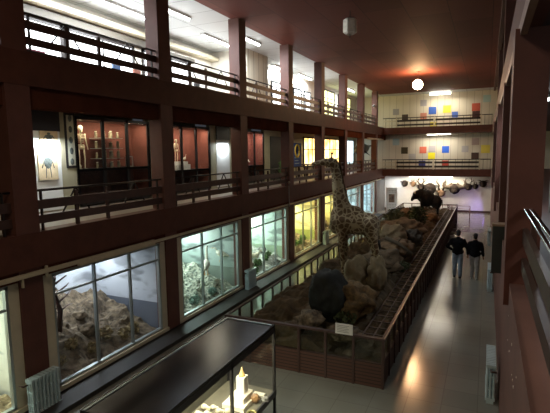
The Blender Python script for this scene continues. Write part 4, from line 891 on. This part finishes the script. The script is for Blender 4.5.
# ------------------------------------------------------------------ right gallery seen past the near column
p = at('X', 1.6, 548, 100)
for i, (x, y) in enumerate(((RGL.x, RGL.y+.5), (1.9, 3.0), (2.4, 18.0))):
    e = empty('tube_lamp', (x, y, 5.74)); tag(e, 'fluorescent tube in the shadowy gallery past the near column, %s along' % ('second', 'first', 'third')[i], 'lamp'); MB().box((-.08, -.7, -.06), (.08, .7, 0)).build('housing', WHITEP, e); MB().tube([(0, -.66, -.1), (0, .66, -.1)], .03, 8).build('tube', TB, e)
e = empty('tall_cabinet', (1.75, 11.0, 3.23)); tag(e, 'glass fronted grey cabinet in the gallery past the near column', 'cabinet')
MB().box((-.5, -.0, 0), (.6, .5, 1.9)).build('body', mat('cabinet_grey', (.25, .28, .28), .5), e)
MB().box((-.44, -.03, .6), (-.02, .0, 1.8)).build('door', mat('cabinet_light_pane', (.5, .56, .56), .2), e); MB().tube([(-.08, -.06, 1.1), (-.08, -.06, 1.25)], .012, 6).build('handle', CHROME, e.children[-1]); MB().box((.04, -.03, .6), (.5, .0, 1.8)).build('door', MATS['cabinet_light_pane'], e)
# dark box on the balcony edge, by the column
A, B_ = at('Y', 7.6, 493, 224), at('Y', 7.6, 507.5, 274)
e = empty('notice_box', ((A.x+B_.x)/2, 7.7, B_.z)); tag(e, 'dark green box with tan top edge on the balcony front behind the thick column', 'box')
hw = (B_.x-A.x)/2; hz_ = A.z-B_.z
MB().box((-hw, -.1, 0), (hw, .1, hz_-.03)).build('body', mat('bottle_green', (.03, .035, .03), .5), e); MB().box((-hw-.01, -.12, hz_-.03), (hw+.01, .12, hz_)).build('lid', mat('tan_edge', (.3, .2, .13), .5), e)
# chips of missing paint on the balcony front
for i, (px, py, s) in enumerate(((508.5, 316, .5), (507.5, 340, .5), (511.5, 344.5, 1), (509, 351, .6), (511.5, 375, .7), (512.3, 380, .8), (513, 387, 1), (516, 377.5, .5))):
    p = at('X', XR-.003, px, py); o = MB().box((-.001, -.012*s, -.008*s), (.003, .012*s, .008*s)).build('paint_chip', mat('bare_plaster', (.75, .68, .58), .7), None, p); tag(o, 'whitish chip where paint is missing on the pink brown balcony front', 'chip', 'paint chips on the balcony front')

# ------------------------------------------------------------------ people
SKIN = mat('skin', (.5, .3, .2), .6); HAIR = mat('dark_hair', (.012, .009, .008), .7); JK = mat('black_jacket', (.006, .006, .007), .95, var=.3, scale=12, spec=.1); JEAN = mat('blue_jeans', (.2, .26, .32), .8, var=.25, scale=10); GRP = mat('grey_trousers', (.3, .28, .26), .8, var=.2, scale=10); SHO = mat('dark_shoe', (.02, .02, .02), .5); SHW = mat('pale_shoe', (.4, .38, .34), .5)
def hand(b, w, d, s=1):      # palm, four fingers and a thumb, hanging or gripping along d
    w, d = Vector(w), Vector(d).normalized(); side = d.cross(Vector((0, 0, 1))); side = side.normalized() if side.length > .1 else Vector((0, 1, 0)); fr = d.cross(side)
    b.cap(w, w+d*.07*s, .032*s, .036*s, 8)
    for i, (o, L) in enumerate(((-.03, .06), (-.01, .075), (.01, .07), (.03, .055))):
        k = w+d*.085*s+side*o*s; m = k+d*L*.5*s+fr*.01; b.cap(k, m, .009*s, .008*s, 6).cap(m, m+d*L*.4*s+fr*.02, .008*s, .007*s, 6)
    t = w+d*.03*s+side*-.035*s; b.cap(t, t+(d*.6-side*.7).normalized()*.05*s, .011*s, .009*s, 6)
def person(loc, h, label, jacket, trouser, shoe, armL, armR, lean=0, stance=.11, rz=0):
    s = h/1.75; e = empty('person', loc, rz); tag(e, label, 'person')
    b = MB()   # head, neck, hands: one body, facing +Y
    b.cap((0, 0, 1.4*s), (0, .02, 1.56*s), .058*s, .055*s).ell((0, .03, 1.64*s), (.075*s, .092*s, .11*s)).cap((0, .1*s, 1.64*s), (0, .125*s, 1.615*s), .016*s, .014*s)
    for q in (-1, 1): b.ell((q*.078*s, .02, 1.635*s), (.012*s, .022*s, .03*s))
    b.cap((0, 0, .95*s), (0, 0, 1.4*s), .1*s, .08*s)
    for sx_, arm in ((-1, armL), (1, armR)):
        b.cap((sx_*.16*s, 0, 1.4*s), arm[0], .045*s, .04*s).cap(arm[0], arm[1], .038*s, .028*s); d = Vector(arm[1])-Vector(arm[0]); hand(b, arm[1], d, s)
    fuse(b, 'body', SKIN, .014, e, smooth=1)
    b = MB().cap((0, -.01, 1.02*s), (0, 0, 1.18*s), .155*s, .16*s).cap((-.12*s, 0, 1.37*s), (.12*s, 0, 1.37*s), .085*s, .085*s).ell((0, 0, 1.24*s), (.235*s, .15*s, .24*s)).ell((0, 0, .96*s), (.21*s, .15*s, .16*s)).cap((0, 0, 1.44*s), (0, .01, 1.47*s), .08*s, .07*s)
    for sx_, arm in ((-1, armL), (1, armR)): b.cap((sx_*.19*s, 0, 1.37*s), arm[0], .075*s, .062*s).cap(arm[0], Vector(arm[0]).lerp(Vector(arm[1]), .94), .06*s, .045*s)
    fuse(b, 'jacket', jacket, .022, e, smooth=3, rough=.008, rs=9)
    b = MB().ell((0, 0, .93*s), (.17*s, .125*s, .13*s))
    for q, dy in ((-1, .05), (1, -.05)): b.cap((q*.085*s, 0, .88*s), (q*stance*s, dy+.03, .5*s), .105*s, .085*s).cap((q*stance*s, dy+.03, .5*s), (q*stance*s, dy, .1*s), .08*s, .072*s)
    fuse(b, 'trousers', trouser, .022, e, smooth=2, rough=.006, rs=10)
    for q, dy in ((-1, .05), (1, -.05)): fuse(MB().cap((q*stance*s, dy-.03, .045), (q*stance*s*1.1, dy+.16, .035), .045*s, .035*s).box((q*stance*s-.04, dy-.06, .0), (q*stance*s+.04, dy+.17, .03)), 'shoe', shoe, .014, e, smooth=1)
    fuse(MB().ell((0, .008, 1.665*s), (.088*s, .1*s, .105*s)).ell((0, -.03, 1.61*s), (.075*s, .07*s, .09*s)), 'hair', HAIR, .016, e, smooth=2)
    for q in (-1, 1): MB().ell((q*.03*s, .115*s, 1.65*s), (.012, .006, .008)).build('eye', WHITEP, e)
    MB().ell((0, .122*s, 1.585*s), (.024, .006, .007)).build('mouth', mat('lip', (.4, .15, .12), .5), e)
    return e
p1 = at('Z', 0, 457, 277.5); p2 = at('Z', 0, 474, 279)
person((p1.x, p1.y, 0), 1.76, 'taller person seen from behind in black jacket and blue jeans, elbow bent outward', JK, JEAN, SHO, ((-.36, -.06, 1.14), (-.2, .12, 1.0)), ((.3, .02, 1.12), (.42, .05, .93)), stance=.095)
person((p2.x, p2.y, 0), 1.66, 'shorter person seen from behind in black jacket and grey trousers', JK, GRP, SHW, ((-.25, .02, 1.08), (-.24, .08, .86)), ((.25, .0, 1.08), (.27, .06, .84)), stance=.085)
